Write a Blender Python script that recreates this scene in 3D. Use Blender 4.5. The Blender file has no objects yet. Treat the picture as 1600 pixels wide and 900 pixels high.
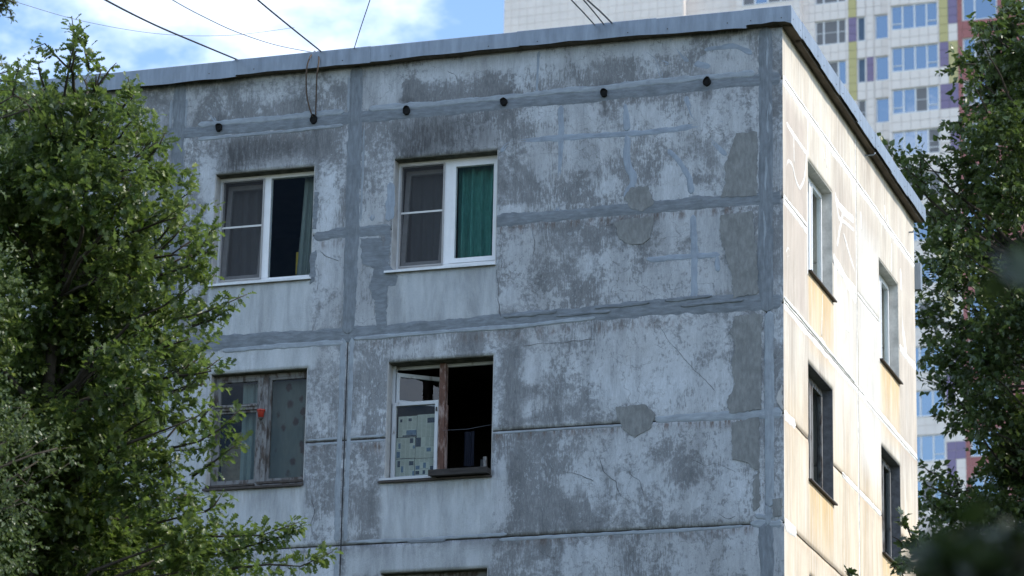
import bpy, bmesh, math, random
import numpy as np
from mathutils import Vector, Matrix
R = math.radians
random.seed(7)
rng = np.random.default_rng(7)
S = bpy.context.scene
COL = S.collection

# ------------------------------------------------------------------ camera
Z0 = 13.5                                   # height of the joint under the top storey
FPX, YAW, PIT, ROL = 5340.72, -0.31939, 0.291677, 0.0200732
CAM = Vector((9.4264, -39.0831, -11.9123 + Z0))
_cy, _sy, _cp, _sp = math.cos(YAW), math.sin(YAW), math.cos(PIT), math.sin(PIT)
FW = Vector((_sy*_cp, _cy*_cp, _sp))
_r = Vector((_cy, -_sy, 0)); _u = _r.cross(FW)
RT = _r*math.cos(ROL) + _u*math.sin(ROL)
UP = -_r*math.sin(ROL) + _u*math.cos(ROL)
cd = bpy.data.cameras.new('camera'); cam = bpy.data.objects.new('camera', cd); COL.objects.link(cam)
m3 = Matrix((RT, UP, -FW)).transposed()
cam.matrix_world = Matrix.Translation(CAM) @ m3.to_4x4()
cd.sensor_width = 36; cd.lens = FPX/1600*36; cd.clip_start = .5; cd.clip_end = 6000
cd.dof.use_dof = True; cd.dof.focus_distance = 41.5; cd.dof.aperture_fstop = 3.2
S.camera = cam

# ------------------------------------------------------------------ light
SUN_EL, SUN_AZ = R(40), R(6)               # azimuth measured from +X (right of the facade) towards +Y (behind it)
sd = Vector((math.cos(SUN_EL)*math.cos(SUN_AZ), math.cos(SUN_EL)*math.sin(SUN_AZ), math.sin(SUN_EL)))
sl = bpy.data.lights.new('sun', 'SUN'); sl.energy = 2.4; sl.angle = R(.53); sl.color = (1, .93, .82)
so = bpy.data.objects.new('sun', sl); COL.objects.link(so)
so.rotation_euler = sd.to_track_quat('Z', 'Y').to_euler(); so.location = (30, 10, 60)
W = bpy.data.worlds.new('World'); S.world = W; W.use_nodes = True
wt = W.node_tree; wn = wt.nodes; wl = wt.links
bg = wn['Background']; bg.inputs['Strength'].default_value = .15
sky = wn.new('ShaderNodeTexSky'); sky.sky_type = 'NISHITA'; sky.sun_disc = False
sky.sun_elevation = SUN_EL; sky.sun_rotation = math.pi/2 - SUN_AZ
sky.air_density = 1.0; sky.dust_density = .25; sky.ozone_density = 3.0; sky.altitude = 100
tc = wn.new('ShaderNodeTexCoord')
mp = wn.new('ShaderNodeMapping'); mp.inputs['Scale'].default_value = (1, 1, 1.9); mp.inputs['Location'].default_value = (5.1060, 3.3144, 1.1253)
nz = wn.new('ShaderNodeTexNoise'); nz.inputs['Scale'].default_value = 3.6; nz.inputs['Detail'].default_value = 9; nz.inputs['Roughness'].default_value = .56
cr = wn.new('ShaderNodeValToRGB'); cr.color_ramp.elements[0].position = .515; cr.color_ramp.elements[1].position = .62
mx = wn.new('ShaderNodeMix'); mx.data_type = 'RGBA'; mx.inputs['B'].default_value = (7.4, 7.8, 8.5, 1)
wl.new(tc.outputs['Generated'], mp.inputs['Vector']); wl.new(mp.outputs[0], nz.inputs['Vector'])
wl.new(nz.outputs['Fac'], cr.inputs[0]); wl.new(cr.outputs[0], mx.inputs['Factor'])
wl.new(sky.outputs[0], mx.inputs['A']); wl.new(mx.outputs['Result'], bg.inputs['Color'])
S.view_settings.view_transform = 'Standard'; S.view_settings.look = 'None'
S.view_settings.exposure = 0.95; S.view_settings.gamma = 1

# ------------------------------------------------------------------ helpers
def ray(px, py):
    return RT*((px-800)/FPX) - UP*((py-450)/FPX) + FW
def on_front(px, py, y=0.0):                # point of the facade plane seen at a pixel of the measured photograph
    d = ray(px, py); return CAM + d*((y-CAM.y)/d.y)
def on_side(px, py, x=0.0):
    d = ray(px, py); return CAM + d*((x-CAM.x)/d.x)
def at_depth(px, py, D):
    return CAM + ray(px, py)*D
def to_px(P):
    d = Vector(P)-CAM; z = d.dot(FW)
    return 800+FPX*d.dot(RT)/z, 450-FPX*d.dot(UP)/z, z

def tag(o, label=None, cat=None, group=None, kind=None):
    if label: o['label'] = label
    if cat: o['category'] = cat
    if group: o['group'] = group
    if kind: o['kind'] = kind
    return o
def empty(name, loc=(0, 0, 0)):
    o = bpy.data.objects.new(name, None); COL.objects.link(o); o.location = loc; o.empty_display_size = .2
    return o
def link(name, me, parent=None, mw=None):
    o = bpy.data.objects.new(name, me); COL.objects.link(o)
    if parent is not None:
        o.parent = parent
        chain = Vector((0, 0, 0)); q = parent
        while q is not None: chain += q.location; q = q.parent
        if mw is None: o.location = -chain
        else: o.matrix_local = Matrix.Translation(-chain) @ mw
    elif mw is not None: o.matrix_world = mw
    return o
def child(name, me, parent, local=None):    # local transform relative to its parent
    o = bpy.data.objects.new(name, me); COL.objects.link(o); o.parent = parent
    if local is not None: o.matrix_local = local
    return o

class MB:
    def __init__(s, f=None): s.v = []; s.f = []; s.map = f; s.smooth = False
    def P(s, a, b, c): return s.map(a, b, c) if s.map else (a, b, c)
    def box(s, x0, x1, y0, y1, z0, z1):
        n = len(s.v)
        for z in (z0, z1):
            for x, y in ((x0, y0), (x1, y0), (x1, y1), (x0, y1)): s.v.append(s.P(x, y, z))
        for q in ((0, 3, 2, 1), (4, 5, 6, 7), (0, 1, 5, 4), (1, 2, 6, 5), (2, 3, 7, 6), (3, 0, 4, 7)): s.f.append(tuple(n+i for i in q))
        return s
    def quad(s, *pts):
        n = len(s.v); s.v += [s.P(*q) for q in pts]; s.f.append(tuple(range(n, n+len(pts)))); return s
    def tube(s, pts, rad, k=6, cap=True):
        pts = [Vector(q) for q in pts]
        if not hasattr(rad, '__len__'): rad = [rad]*len(pts)
        n = len(s.v); prev = None
        for i, q in enumerate(pts):
            t = (pts[min(i+1, len(pts)-1)]-pts[max(i-1, 0)]).normalized()
            a = t.orthogonal().normalized() if prev is None else (prev-t*prev.dot(t)).normalized()
            prev = a; b = t.cross(a)
            for j in range(k):
                w = 2*math.pi*j/k; s.v.append(tuple(q+(a*math.cos(w)+b*math.sin(w))*rad[i]))
        for i in range(len(pts)-1):
            for j in range(k):
                s.f.append((n+i*k+j, n+i*k+(j+1) % k, n+(i+1)*k+(j+1) % k, n+(i+1)*k+j))
        if cap:
            s.f.append(tuple(n+j for j in range(k))[::-1]); s.f.append(tuple(n+(len(pts)-1)*k+j for j in range(k)))
        s.smooth = True
        return s
    def mesh(s, name, mat):
        me = bpy.data.meshes.new(name); me.from_pydata([tuple(q) for q in s.v], [], s.f)
        bm = bmesh.new(); bm.from_mesh(me); bmesh.ops.recalc_face_normals(bm, faces=bm.faces); bm.to_mesh(me); bm.free()
        if mat: me.materials.append(mat)
        if s.smooth: me.polygons.foreach_set('use_smooth', [True]*len(me.polygons))
        return me
    def build(s, name, mat, parent=None):
        return link(name, s.mesh(name, mat), parent)

def np_mesh(name, v, f, mat, attrs=None, smooth=False, ncorn=4):
    v = np.asarray(v, np.float32); f = np.asarray(f, np.int32)
    me = bpy.data.meshes.new(name)
    me.vertices.add(len(v)); me.vertices.foreach_set('co', v.ravel())
    me.loops.add(f.size); me.loops.foreach_set('vertex_index', f.ravel())
    me.polygons.add(len(f)); me.polygons.foreach_set('loop_start', np.arange(len(f), dtype=np.int32)*ncorn)
    me.update(calc_edges=True); me.validate()
    for k, a in (attrs or {}).items():
        at = me.attributes.new(k, 'FLOAT', 'POINT'); at.data.foreach_set('value', np.asarray(a, np.float32))
    if smooth: me.polygons.foreach_set('use_smooth', [True]*len(me.polygons))
    me.materials.append(mat)
    return me

# ------------------------------------------------------------------ materials
class NT:
    def __init__(s, name):
        s.m = bpy.data.materials.new(name); s.m.use_nodes = True; s.t = s.m.node_tree; s.n = s.t.nodes; s.l = s.t.links
        s.b = s.n['Principled BSDF']; s.out = s.n['Material Output']
        s.tc = s.n.new('ShaderNodeTexCoord')
    def set(s, node, key, val):
        if val is None: return
        if hasattr(val, 'is_output') or isinstance(val, bpy.types.NodeSocket): s.l.new(val, node.inputs[key])
        else: node.inputs[key].default_value = val
    def vec(s, scale=(1, 1, 1), src=None, loc=(0, 0, 0), rot=(0, 0, 0)):
        m = s.n.new('ShaderNodeMapping'); m.inputs['Scale'].default_value = scale; m.inputs['Location'].default_value = loc; m.inputs['Rotation'].default_value = rot
        s.l.new(src or s.tc.outputs['Object'], m.inputs['Vector']); return m.outputs[0]
    def noise(s, vec, scale, detail=6, rough=.6, dist=0):
        n = s.n.new('ShaderNodeTexNoise'); s.l.new(vec, n.inputs['Vector']); n.inputs['Scale'].default_value = scale
        n.inputs['Detail'].default_value = detail; n.inputs['Roughness'].default_value = rough; n.inputs['Distortion'].default_value = dist
        return n.outputs['Fac']
    def ramp(s, fac, *stops):
        r = s.n.new('ShaderNodeValToRGB'); e = r.color_ramp.elements
        while len(e) < len(stops): e.new(.5)
        for i, (p, c) in enumerate(stops):
            e[i].position = p; e[i].color = (c, c, c, 1) if not hasattr(c, '__len__') else (*c, 1)
        s.l.new(fac, r.inputs[0]); return r.outputs[0]
    def mix(s, fac, a, b, mode='MIX'):
        m = s.n.new('ShaderNodeMix'); m.data_type = 'RGBA'; m.blend_type = mode
        for k, v in (('Factor', fac), ('A', a), ('B', b)):
            if isinstance(v, bpy.types.NodeSocket): s.l.new(v, m.inputs[k] if k == 'Factor' else m.inputs[k])
            elif hasattr(v, '__len__'): m.inputs[k].default_value = (*v, 1)
            else: m.inputs[k].default_value = v if k == 'Factor' else (v, v, v, 1)
        return m.outputs['Result']
    def math(s, op, a, b=0.0, clamp=False):
        m = s.n.new('ShaderNodeMath'); m.operation = op; m.use_clamp = clamp
        for i, v in enumerate((a, b)):
            if isinstance(v, bpy.types.NodeSocket): s.l.new(v, m.inputs[i])
            else: m.inputs[i].default_value = v
        return m.outputs[0]
    def attr(s, name):
        a = s.n.new('ShaderNodeAttribute'); a.attribute_name = name; return a.outputs['Fac']
    def voro(s, vec, scale, feature='DISTANCE_TO_EDGE'):
        v = s.n.new('ShaderNodeTexVoronoi'); v.feature = feature; v.inputs['Scale'].default_value = scale; s.l.new(vec, v.inputs['Vector'])
        return v.outputs['Distance']
    def bump(s, h, strength=.5, dist=.01):
        b = s.n.new('ShaderNodeBump'); b.inputs['Strength'].default_value = strength; b.inputs['Distance'].default_value = dist
        s.l.new(h, b.inputs['Height']); s.l.new(b.outputs[0], s.b.inputs['Normal'])
    def fin(s, col, rough=.8, spec=.3, metal=0):
        s.set(s.b, 'Base Color', (*col, 1) if isinstance(col, tuple) else col)
        s.set(s.b, 'Roughness', rough); s.b.inputs['Specular IOR Level'].default_value = spec; s.b.inputs['Metallic'].default_value = metal
        return s.m

def simple(name, col, rough=.7, spec=.3, metal=0, var=.25, scale=12, bump=.15, stretch=(1, 1, 1)):
    t = NT(name); v = t.vec(stretch); n = t.noise(v, scale, 7, .65)
    lo = tuple(c*(1-var) for c in col); hi = tuple(min(1, c*(1+var)) for c in col)
    c = t.ramp(n, (.3, lo), (.7, hi))
    if bump: t.bump(n, bump, .01)
    return t.fin(c, rough, spec, metal)

def facade_material():
    t = NT('weathered_panel_paint')
    v = t.vec((1, 1, 1)); vs = t.vec((1, 1, .45)); vf = t.vec((1, 1, .16))
    big = t.noise(t.vec((1, 1, .62)), 3.0, 10, .72, .9); fine = t.noise(vf, 55, 4, .6); mid = t.noise(v, 14, 6, .7, .3)
    peel, pale, soot_dark, rust = t.attr('peel'), t.attr('pale'), t.attr('soot_dark'), t.attr('rust')
    k = t.math('ADD', peel, t.math('MULTIPLY', t.math('SUBTRACT', big, .5), 1.55))
    var = t.ramp(t.noise(t.vec(loc=(4, 4, 9)), 1.15, 4, .55), (.36, .25), (.62, 1.0)); var2 = t.ramp(t.noise(t.vec(loc=(14, 3, 2)), 1.4, 4, .55), (.36, .3), (.62, 1.0))
    k = t.math('ADD', k, t.math('MULTIPLY', t.math('MULTIPLY', t.math('SUBTRACT', fine, .5), var), 1.7))
    k = t.math('ADD', k, t.math('MULTIPLY', t.math('MULTIPLY', t.math('SUBTRACT', mid, .5), var2), 1.9))
    m = t.ramp(k, (.35, 0.0), (.45, .42), (.53, .62), (.67, 1.0))
    paint = t.mix(t.ramp(fine, (.3, 0.), (.7, 1.)), (.44, .47, .505), (.60, .635, .675))
    paint = t.mix(t.ramp(t.noise(v, 1.1, 4), (.35, 0.), (.65, .5)), paint, (.36, .36, .36))
    grey = t.mix(t.ramp(mid, (.3, 0.), (.7, 1.)), (.150, .158, .167), (.235, .246, .26))
    grey = t.mix(t.math('MULTIPLY', t.ramp(fine, (.45, 0.), (.68, 1.)), .5), grey, (.37, .375, .38))
    c = t.mix(m, paint, grey)
    smooth = t.mix(t.ramp(t.noise(vf, 9, 5, .6), (.35, 0.), (.7, 1.)), (.44, .47, .50), (.53, .56, .58))
    c = t.mix(pale, c, smooth)
    # hairline crackle of the old paint film
    vd = t.n.new('ShaderNodeVectorMath'); vd.operation = 'ADD'
    nn = t.n.new('ShaderNodeTexNoise'); nn.inputs['Scale'].default_value = 9; nn.inputs['Detail'].default_value = 4; t.l.new(v, nn.inputs['Vector'])
    sc = t.n.new('ShaderNodeVectorMath'); sc.operation = 'SCALE'; sc.inputs['Scale'].default_value = .16; t.l.new(nn.outputs['Color'], sc.inputs[0])
    t.l.new(v, vd.inputs[0]); t.l.new(sc.outputs[0], vd.inputs[1])
    e = t.voro(vd.outputs[0], 6.5); e2 = t.voro(vd.outputs[0], 1.6)
    cm = t.ramp(t.noise(t.vec((1, 1, 1), loc=(3, 1, 7)), 1.7, 3), (.53, 0.), (.64, 1.))
    crk = t.math('MULTIPLY', t.math('MULTIPLY', t.ramp(e, (.0, 1.), (.022, 0.)), cm), .5)
    crk2 = t.math('MULTIPLY', t.math('MULTIPLY', t.ramp(e2, (.0, 1.), (.006, 0.)), t.ramp(t.noise(t.vec(loc=(9, 2, 1)), .9, 2), (.5, 0.), (.58, 1.))), .6)
    crk = t.math('MULTIPLY', t.math('MAXIMUM', crk, crk2), t.math('SUBTRACT', 1., t.math('MULTIPLY', pale, .85)))
    c = t.mix(crk, c, (.10, .098, .095))
    rn = t.math('MULTIPLY', rust, t.ramp(t.noise(vf, 16, 5, .7), (.46, 0.), (.6, 1.)), True)
    c = t.mix(rn, c, (.15, .10, .075))
    dirt = t.ramp(t.noise(t.vec((1.6, 1, .3), loc=(2, 5, 3)), 2.4, 8, .7, .4), (.36, .72), (.56, 1.))
    c = t.mix(1.0, c, dirt, 'MULTIPLY')
    oi = t.n.new('ShaderNodeObjectInfo'); c = t.mix(1.0, c, t.ramp(oi.outputs['Random'], (0., .92), (1., 1.07)), 'MULTIPLY')
    grit = t.ramp(t.noise(t.vec(), 130, 2, .5), (.35, .86), (.6, 1.)); c = t.mix(1.0, c, grit, 'MULTIPLY')
    sn = t.math('MULTIPLY', soot_dark, t.ramp(t.noise(vf, 22, 6, .7), (.3, .45), (.7, 1.15)), True)
    c = t.mix(t.math('MINIMUM', sn, .88), c, (.062, .062, .064))
    h = t.math('ADD', t.math('MULTIPLY', m, -.7), t.math('MULTIPLY', mid, .6))
    h = t.math('ADD', h, t.math('MULTIPLY', fine, .35)); h = t.math('SUBTRACT', h, t.math('MULTIPLY', crk, .8))
    t.bump(h, .55, .006)
    return t.fin(c, .86, .2)

def side_material():
    t = NT('cream_panel_paint')
    v = t.vec((1, 1, 1)); vs = t.vec((1, 1, .22)); vf = t.vec((1, 1, .05))
    big = t.noise(vs, 1.6, 7, .62, .6); st = t.noise(vf, 15, 5, .65); fine = t.noise(v, 40, 4, .6)
    c = t.mix(t.ramp(big, (.38, 0.), (.58, 1.)), (.47, .415, .355), (.63, .58, .50))
    c = t.mix(t.math('MULTIPLY', t.ramp(st, (.48, 0.), (.62, 1.)), .6), c, (.68, .655, .60))
    c = t.mix(t.math('MULTIPLY', t.attr('ochre'), t.ramp(st, (.3, 1.), (.72, .35))), c, (.66, .45, .20))
    c = t.mix(t.math('MULTIPLY', t.attr('stain'), t.ramp(big, (.35, .35), (.6, 1.))), c, (.44, .375, .335))
    c = t.mix(t.math('MULTIPLY', t.attr('bare'), 1.0), c, (.64, .625, .59))
    c = t.mix(1.0, c, t.ramp(t.noise(t.vec((1, 1, .35), loc=(3, 8, 1)), 3.2, 9, .72, .5), (.36, .86), (.56, 1.)), 'MULTIPLY')
    c = t.mix(1.0, c, t.ramp(t.noise(v, 110, 3, .6), (.36, .90), (.58, 1.)), 'MULTIPLY')
    rn = t.math('MULTIPLY', t.attr('rust'), t.ramp(t.noise(vf, 30, 4), (.4, 0.), (.65, 1.)), True)
    c = t.mix(rn, c, (.36, .22, .12))
    c = t.mix(t.math('MULTIPLY', t.ramp(fine, (.62, 0.), (.75, 1.)), .25), c, (.4, .35, .3))
    h = t.math('ADD', t.math('MULTIPLY', big, .6), t.math('MULTIPLY', fine, .5)); t.bump(h, .4, .008)
    return t.fin(c, .85, .2)

def mortar_material(name, col, stretch, var=.3):
    t = NT(name); v = t.vec(stretch); n = t.noise(v, 16, 7, .66, .2); n2 = t.noise(t.vec(), 5, 5, .6); n3 = t.noise(t.vec(), 70, 3)
    c = t.mix(t.ramp(n, (.3, 0.), (.7, 1.)), tuple(x*(1-var) for x in col), tuple(x*(1+var) for x in col))
    c = t.mix(t.math('MULTIPLY', t.ramp(n2, (.5, 0.), (.65, 1.)), .6), c, tuple(x*.68 for x in col))
    t.bump(t.math('ADD', n, t.math('MULTIPLY', n3, .4)), .6, .01)
    return t.fin(c, .75, .3)

def wood_material(name, paint, bare, amount=.5):
    t = NT(name); v = t.vec((6, 6, .7)); n = t.noise(v, 9, 7, .7); n2 = t.noise(t.vec((1, 1, .35)), 9, 5, .7)
    c = t.mix(t.ramp(n2, (amount-.07, 1.), (amount+.04, 0.)), paint, t.ramp(n, (.3, tuple(x*.6 for x in bare)), (.7, bare)))
    t.bump(n, .6, .006); return t.fin(c, .8, .2)

def glass_material(name, tint=(.55, .6, .6), refl=1.0, base=.04):
    t = NT(name); t.n.remove(t.b)
    tr = t.n.new('ShaderNodeBsdfTransparent'); tr.inputs[0].default_value = (*tint, 1)
    gl = t.n.new('ShaderNodeBsdfGlossy'); gl.inputs['Roughness'].default_value = .015; gl.inputs[0].default_value = (.9, .95, 1, 1)
    fr = t.n.new('ShaderNodeFresnel'); fr.inputs[0].default_value = 1.5
    nb = t.n.new('ShaderNodeTexNoise'); nb.inputs['Scale'].default_value = 2.2; t.l.new(t.tc.outputs['Object'], nb.inputs['Vector'])
    bp = t.n.new('ShaderNodeBump'); bp.inputs['Strength'].default_value = .08; bp.inputs['Distance'].default_value = .02
    t.l.new(nb.outputs[0], bp.inputs['Height']); t.l.new(bp.outputs[0], gl.inputs['Normal'])
    geo = t.n.new('ShaderNodeNewGeometry')     # only the outer face mirrors: the pane is thin and rays pass it unbent
    f = t.math('MULTIPLY', t.math('ADD', t.math('MULTIPLY', fr.outputs[0], refl), base, True), t.math('SUBTRACT', 1., geo.outputs['Backfacing']), True)
    mxs = t.n.new('ShaderNodeMixShader'); t.l.new(f, mxs.inputs[0]); t.l.new(tr.outputs[0], mxs.inputs[1]); t.l.new(gl.outputs[0], mxs.inputs[2])
    t.l.new(mxs.outputs[0], t.out.inputs[0]); return t.m

def net_material():
    t = NT('insect_net'); t.n.remove(t.b)
    tr = t.n.new('ShaderNodeBsdfTransparent'); tr.inputs[0].default_value = (.8, .8, .8, 1)
    df = t.n.new('ShaderNodeBsdfDiffuse'); df.inputs[0].default_value = (.07, .07, .075, 1)
    mxs = t.n.new('ShaderNodeMixShader'); mxs.inputs[0].default_value = .5
    t.l.new(tr.outputs[0], mxs.inputs[1]); t.l.new(df.outputs[0], mxs.inputs[2]); t.l.new(mxs.outputs[0], t.out.inputs[0]); return t.m

def leaf_material(name, cols, back=(.16, .2, .12), trans=.35):
    t = NT(name)
    at = t.attr('tone')
    c = t.ramp(at, *[(i/(len(cols)-1), q) for i, q in enumerate(cols)])
    geo = t.n.new('ShaderNodeNewGeometry')
    c = t.mix(t.math('MULTIPLY', geo.outputs['Backfacing'], .45), c, back)
    t.fin(c, .36, .55)
    tl = t.n.new('ShaderNodeBsdfTranslucent'); t.l.new(t.mix(.5, c, (.16, .26, .02)), tl.inputs[0])
    mxs = t.n.new('ShaderNodeMixShader'); mxs.inputs[0].default_value = trans
    t.l.new(t.b.outputs[0], mxs.inputs[1]); t.l.new(tl.outputs[0], mxs.inputs[2]); t.l.new(mxs.outputs[0], t.out.inputs[0])
    return t.m

M = dict(
    facade=facade_material(), side=side_material(),
    mort_h=mortar_material('grey_mortar_level', (.18, .203, .227), (.35, 1, 1.6)),
    mort_v=mortar_material('grey_mortar_upright', (.18, .203, .227), (1.6, 1, .3)),
    pale_h=mortar_material('pale_sealant_level', (.29, .325, .36), (.35, 1, 1.4), .2),
    pale_v=mortar_material('pale_sealant_upright', (.28, .315, .35), (1.4, 1, .3), .2),
    patch=mortar_material('bare_cement_patch', (.205, .213, .212), (1.4, 1, .5), .26),
    white_seal=mortar_material('white_sealant', (.70, .69, .665), (1, .5, 1), .16),
    dark_joint=simple('dark_joint', (.05, .05, .05), .95, .1),
    metal=simple('galvanised_sheet', (.225, .265, .315), .48, .5, .35, .22, 3.5, .06, (3, 3, .5)),
    metal_side=None,
    soffit=simple('damp_soffit_board', (.10, .085, .07), .9, .1, 0, .4, 8, .3, (1, .3, 1)),
    pvc=simple('white_plastic_frame', (.72, .73, .74), .35, .5, 0, .05, 8, .02),
    pvc_dirty=simple('dusty_white_plastic', (.60, .60, .59), .5, .4, 0, .12, 14, .04),
    net_frame=simple('brown_net_frame', (.34, .33, .32), .5, .4, 0, .1),
    net=net_material(),
    sill=simple('painted_metal_sill', (.62, .64, .66), .4, .5, .1, .15, 9, .05),
    sill_dark=simple('rusty_metal_sill', (.06, .05, .045), .7, .3, 0, .5, 14, .2),
    glass=glass_material('window_glass', (.88, .91, .91), .2, .0),
    glass_old=glass_material('dusty_old_glass', (.86, .88, .87), .4, .004),
    glass_sky=glass_material('tilted_vent_glass', (.8, .85, .85), 0.7, .02),
    glass_tower=glass_material('coated_tower_glass', (.35, .42, .5), 1.3, .42),
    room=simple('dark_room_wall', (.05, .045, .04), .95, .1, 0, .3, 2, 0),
    wood=wood_material('peeling_grey_wood', (.20, .20, .20), (.095, .078, .068), .49),
    wood_red=wood_material('peeling_red_wood', (.33, .25, .22), (.15, .08, .06), .52),
    wood_white=wood_material('flaking_white_wood', (.50, .52, .54), (.28, .25, .22), .38),
    reveal=simple('plastered_reveal', (.40, .395, .385), .9, .2, 0, .22, 6, .3),
    reveal_side=simple('bounce_lit_plaster', (.52, .51, .48), .9, .2, 0, .3, 5, .3),  # light plaster, raised to stand for light bounced into the side openings
    soffit_plaster=simple('dark_soffit_plaster', (.085, .085, .07), .95, .1, 0, .5, 9, .3),  # head of the front openings, darker than their other sides
    reveal_dark=simple('dark_bluish_reveal', (.115, .12, .13), .75, .3, 0, .35, 12, .3),  # darker, bluish lining of the lower side openings
    ground=simple('yard_ground', (.06, .07, .04), .95, .1, 0, .4, .6, .3),
    bark=simple('bark', (.055, .047, .038), .9, .15, 0, .4, 14, .6, (1, 1, .25)),
    bark_birch=simple('birch_bark', (.42, .40, .37), .8, .2, 0, .4, 6, .3, (1, 1, 2)),
    wire=simple('black_cable', (.02, .02, .022), .6, .3, 0, .2),
    wire_thin=simple('grey_cable', (.16, .18, .22), .6, .3, 0, .2),
    cable_brown=simple('brown_cable', (.085, .06, .045), .6, .3, 0, .3),
    vent=simple('vent_lining', (.02, .02, .02), .9, .1),
    roof=simple('roof_felt', (.07, .07, .07), .9, .1),
)

# ------------------------------------------------------------------ ground
def ground_z(x, y): return 0.0
n = 24; gs = np.linspace(-1500, 1500, n)
gx, gy = np.meshgrid(gs, gs+700, indexing='ij')
gv = np.stack([gx.ravel(), gy.ravel(), np.zeros(n*n)], 1)
gi = np.arange(n*n).reshape(n, n)
gf = np.stack([gi[:-1, :-1].ravel(), gi[1:, :-1].ravel(), gi[1:, 1:].ravel(), gi[:-1, 1:].ravel()], 1)
tag(link('ground', np_mesh('ground', gv, gf, M['ground'])), kind='structure')

# ------------------------------------------------------------------ apartment building
BLD = empty('apartment_building', (0, 0, 0))
tag(BLD, 'weathered grey concrete panel apartment block with cream painted side wall and flat metal edged roof', 'building')
XL, YB = -25.0, 8.16
JA, JB, JC, JD, JE, JF = 2.917, 1.353, 0.0, -1.396, -2.75, -4.15
ZT = 3.62
XJ, XK, XC = -5.687, -8.18, -.215
FW_OPEN = [(-7.62, -6.22, .755, 2.305), (-5.135, -3.72, .755, 2.305), (-7.56, -6.215, -1.955, -.41), (-5.135, -3.715, -1.985, -.41), (-5.15, -3.735, -4.7, -3.125)]
SW_OPEN = [(1.355, 2.755, .79, 2.305), (5.655, 6.97, .79, 2.275), (1.30, 2.70, -1.935, -.395), (5.66, 6.94, -1.935, -.395), (1.31, 2.70, -4.7, -3.11)]

def wob(a, b, s=0.0):
    return (np.sin(a*1.7+b*.9+s)+np.sin(a*3.1-b*2.3+1.3+s)*.6+np.sin(a*6.7+b*5.9+2.1+s)*.35)/1.95
def vnoise(a, b, seed=0):                     # value noise, a few octaves
    r = np.zeros_like(a, dtype=float); amp = 1.; tot = 0.
    for o in range(4):
        g = np.random.default_rng(seed+o).random((64, 64)); f = 1.3*2**o
        x, y = a*f+17.3*o+200, b*f+9.1*o+200; ix, iy = np.floor(x).astype(int), np.floor(y).astype(int); fx, fy = x-ix, y-iy
        fx, fy = fx*fx*(3-2*fx), fy*fy*(3-2*fy)
        q = lambda i, j: g[(ix+i) % 64, (iy+j) % 64]
        r += amp*((q(0, 0)*(1-fx)+q(1, 0)*fx)*(1-fy)+(q(0, 1)*(1-fx)+q(1, 1)*fx)*fy); tot += amp; amp *= .55
    return r/tot

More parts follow.
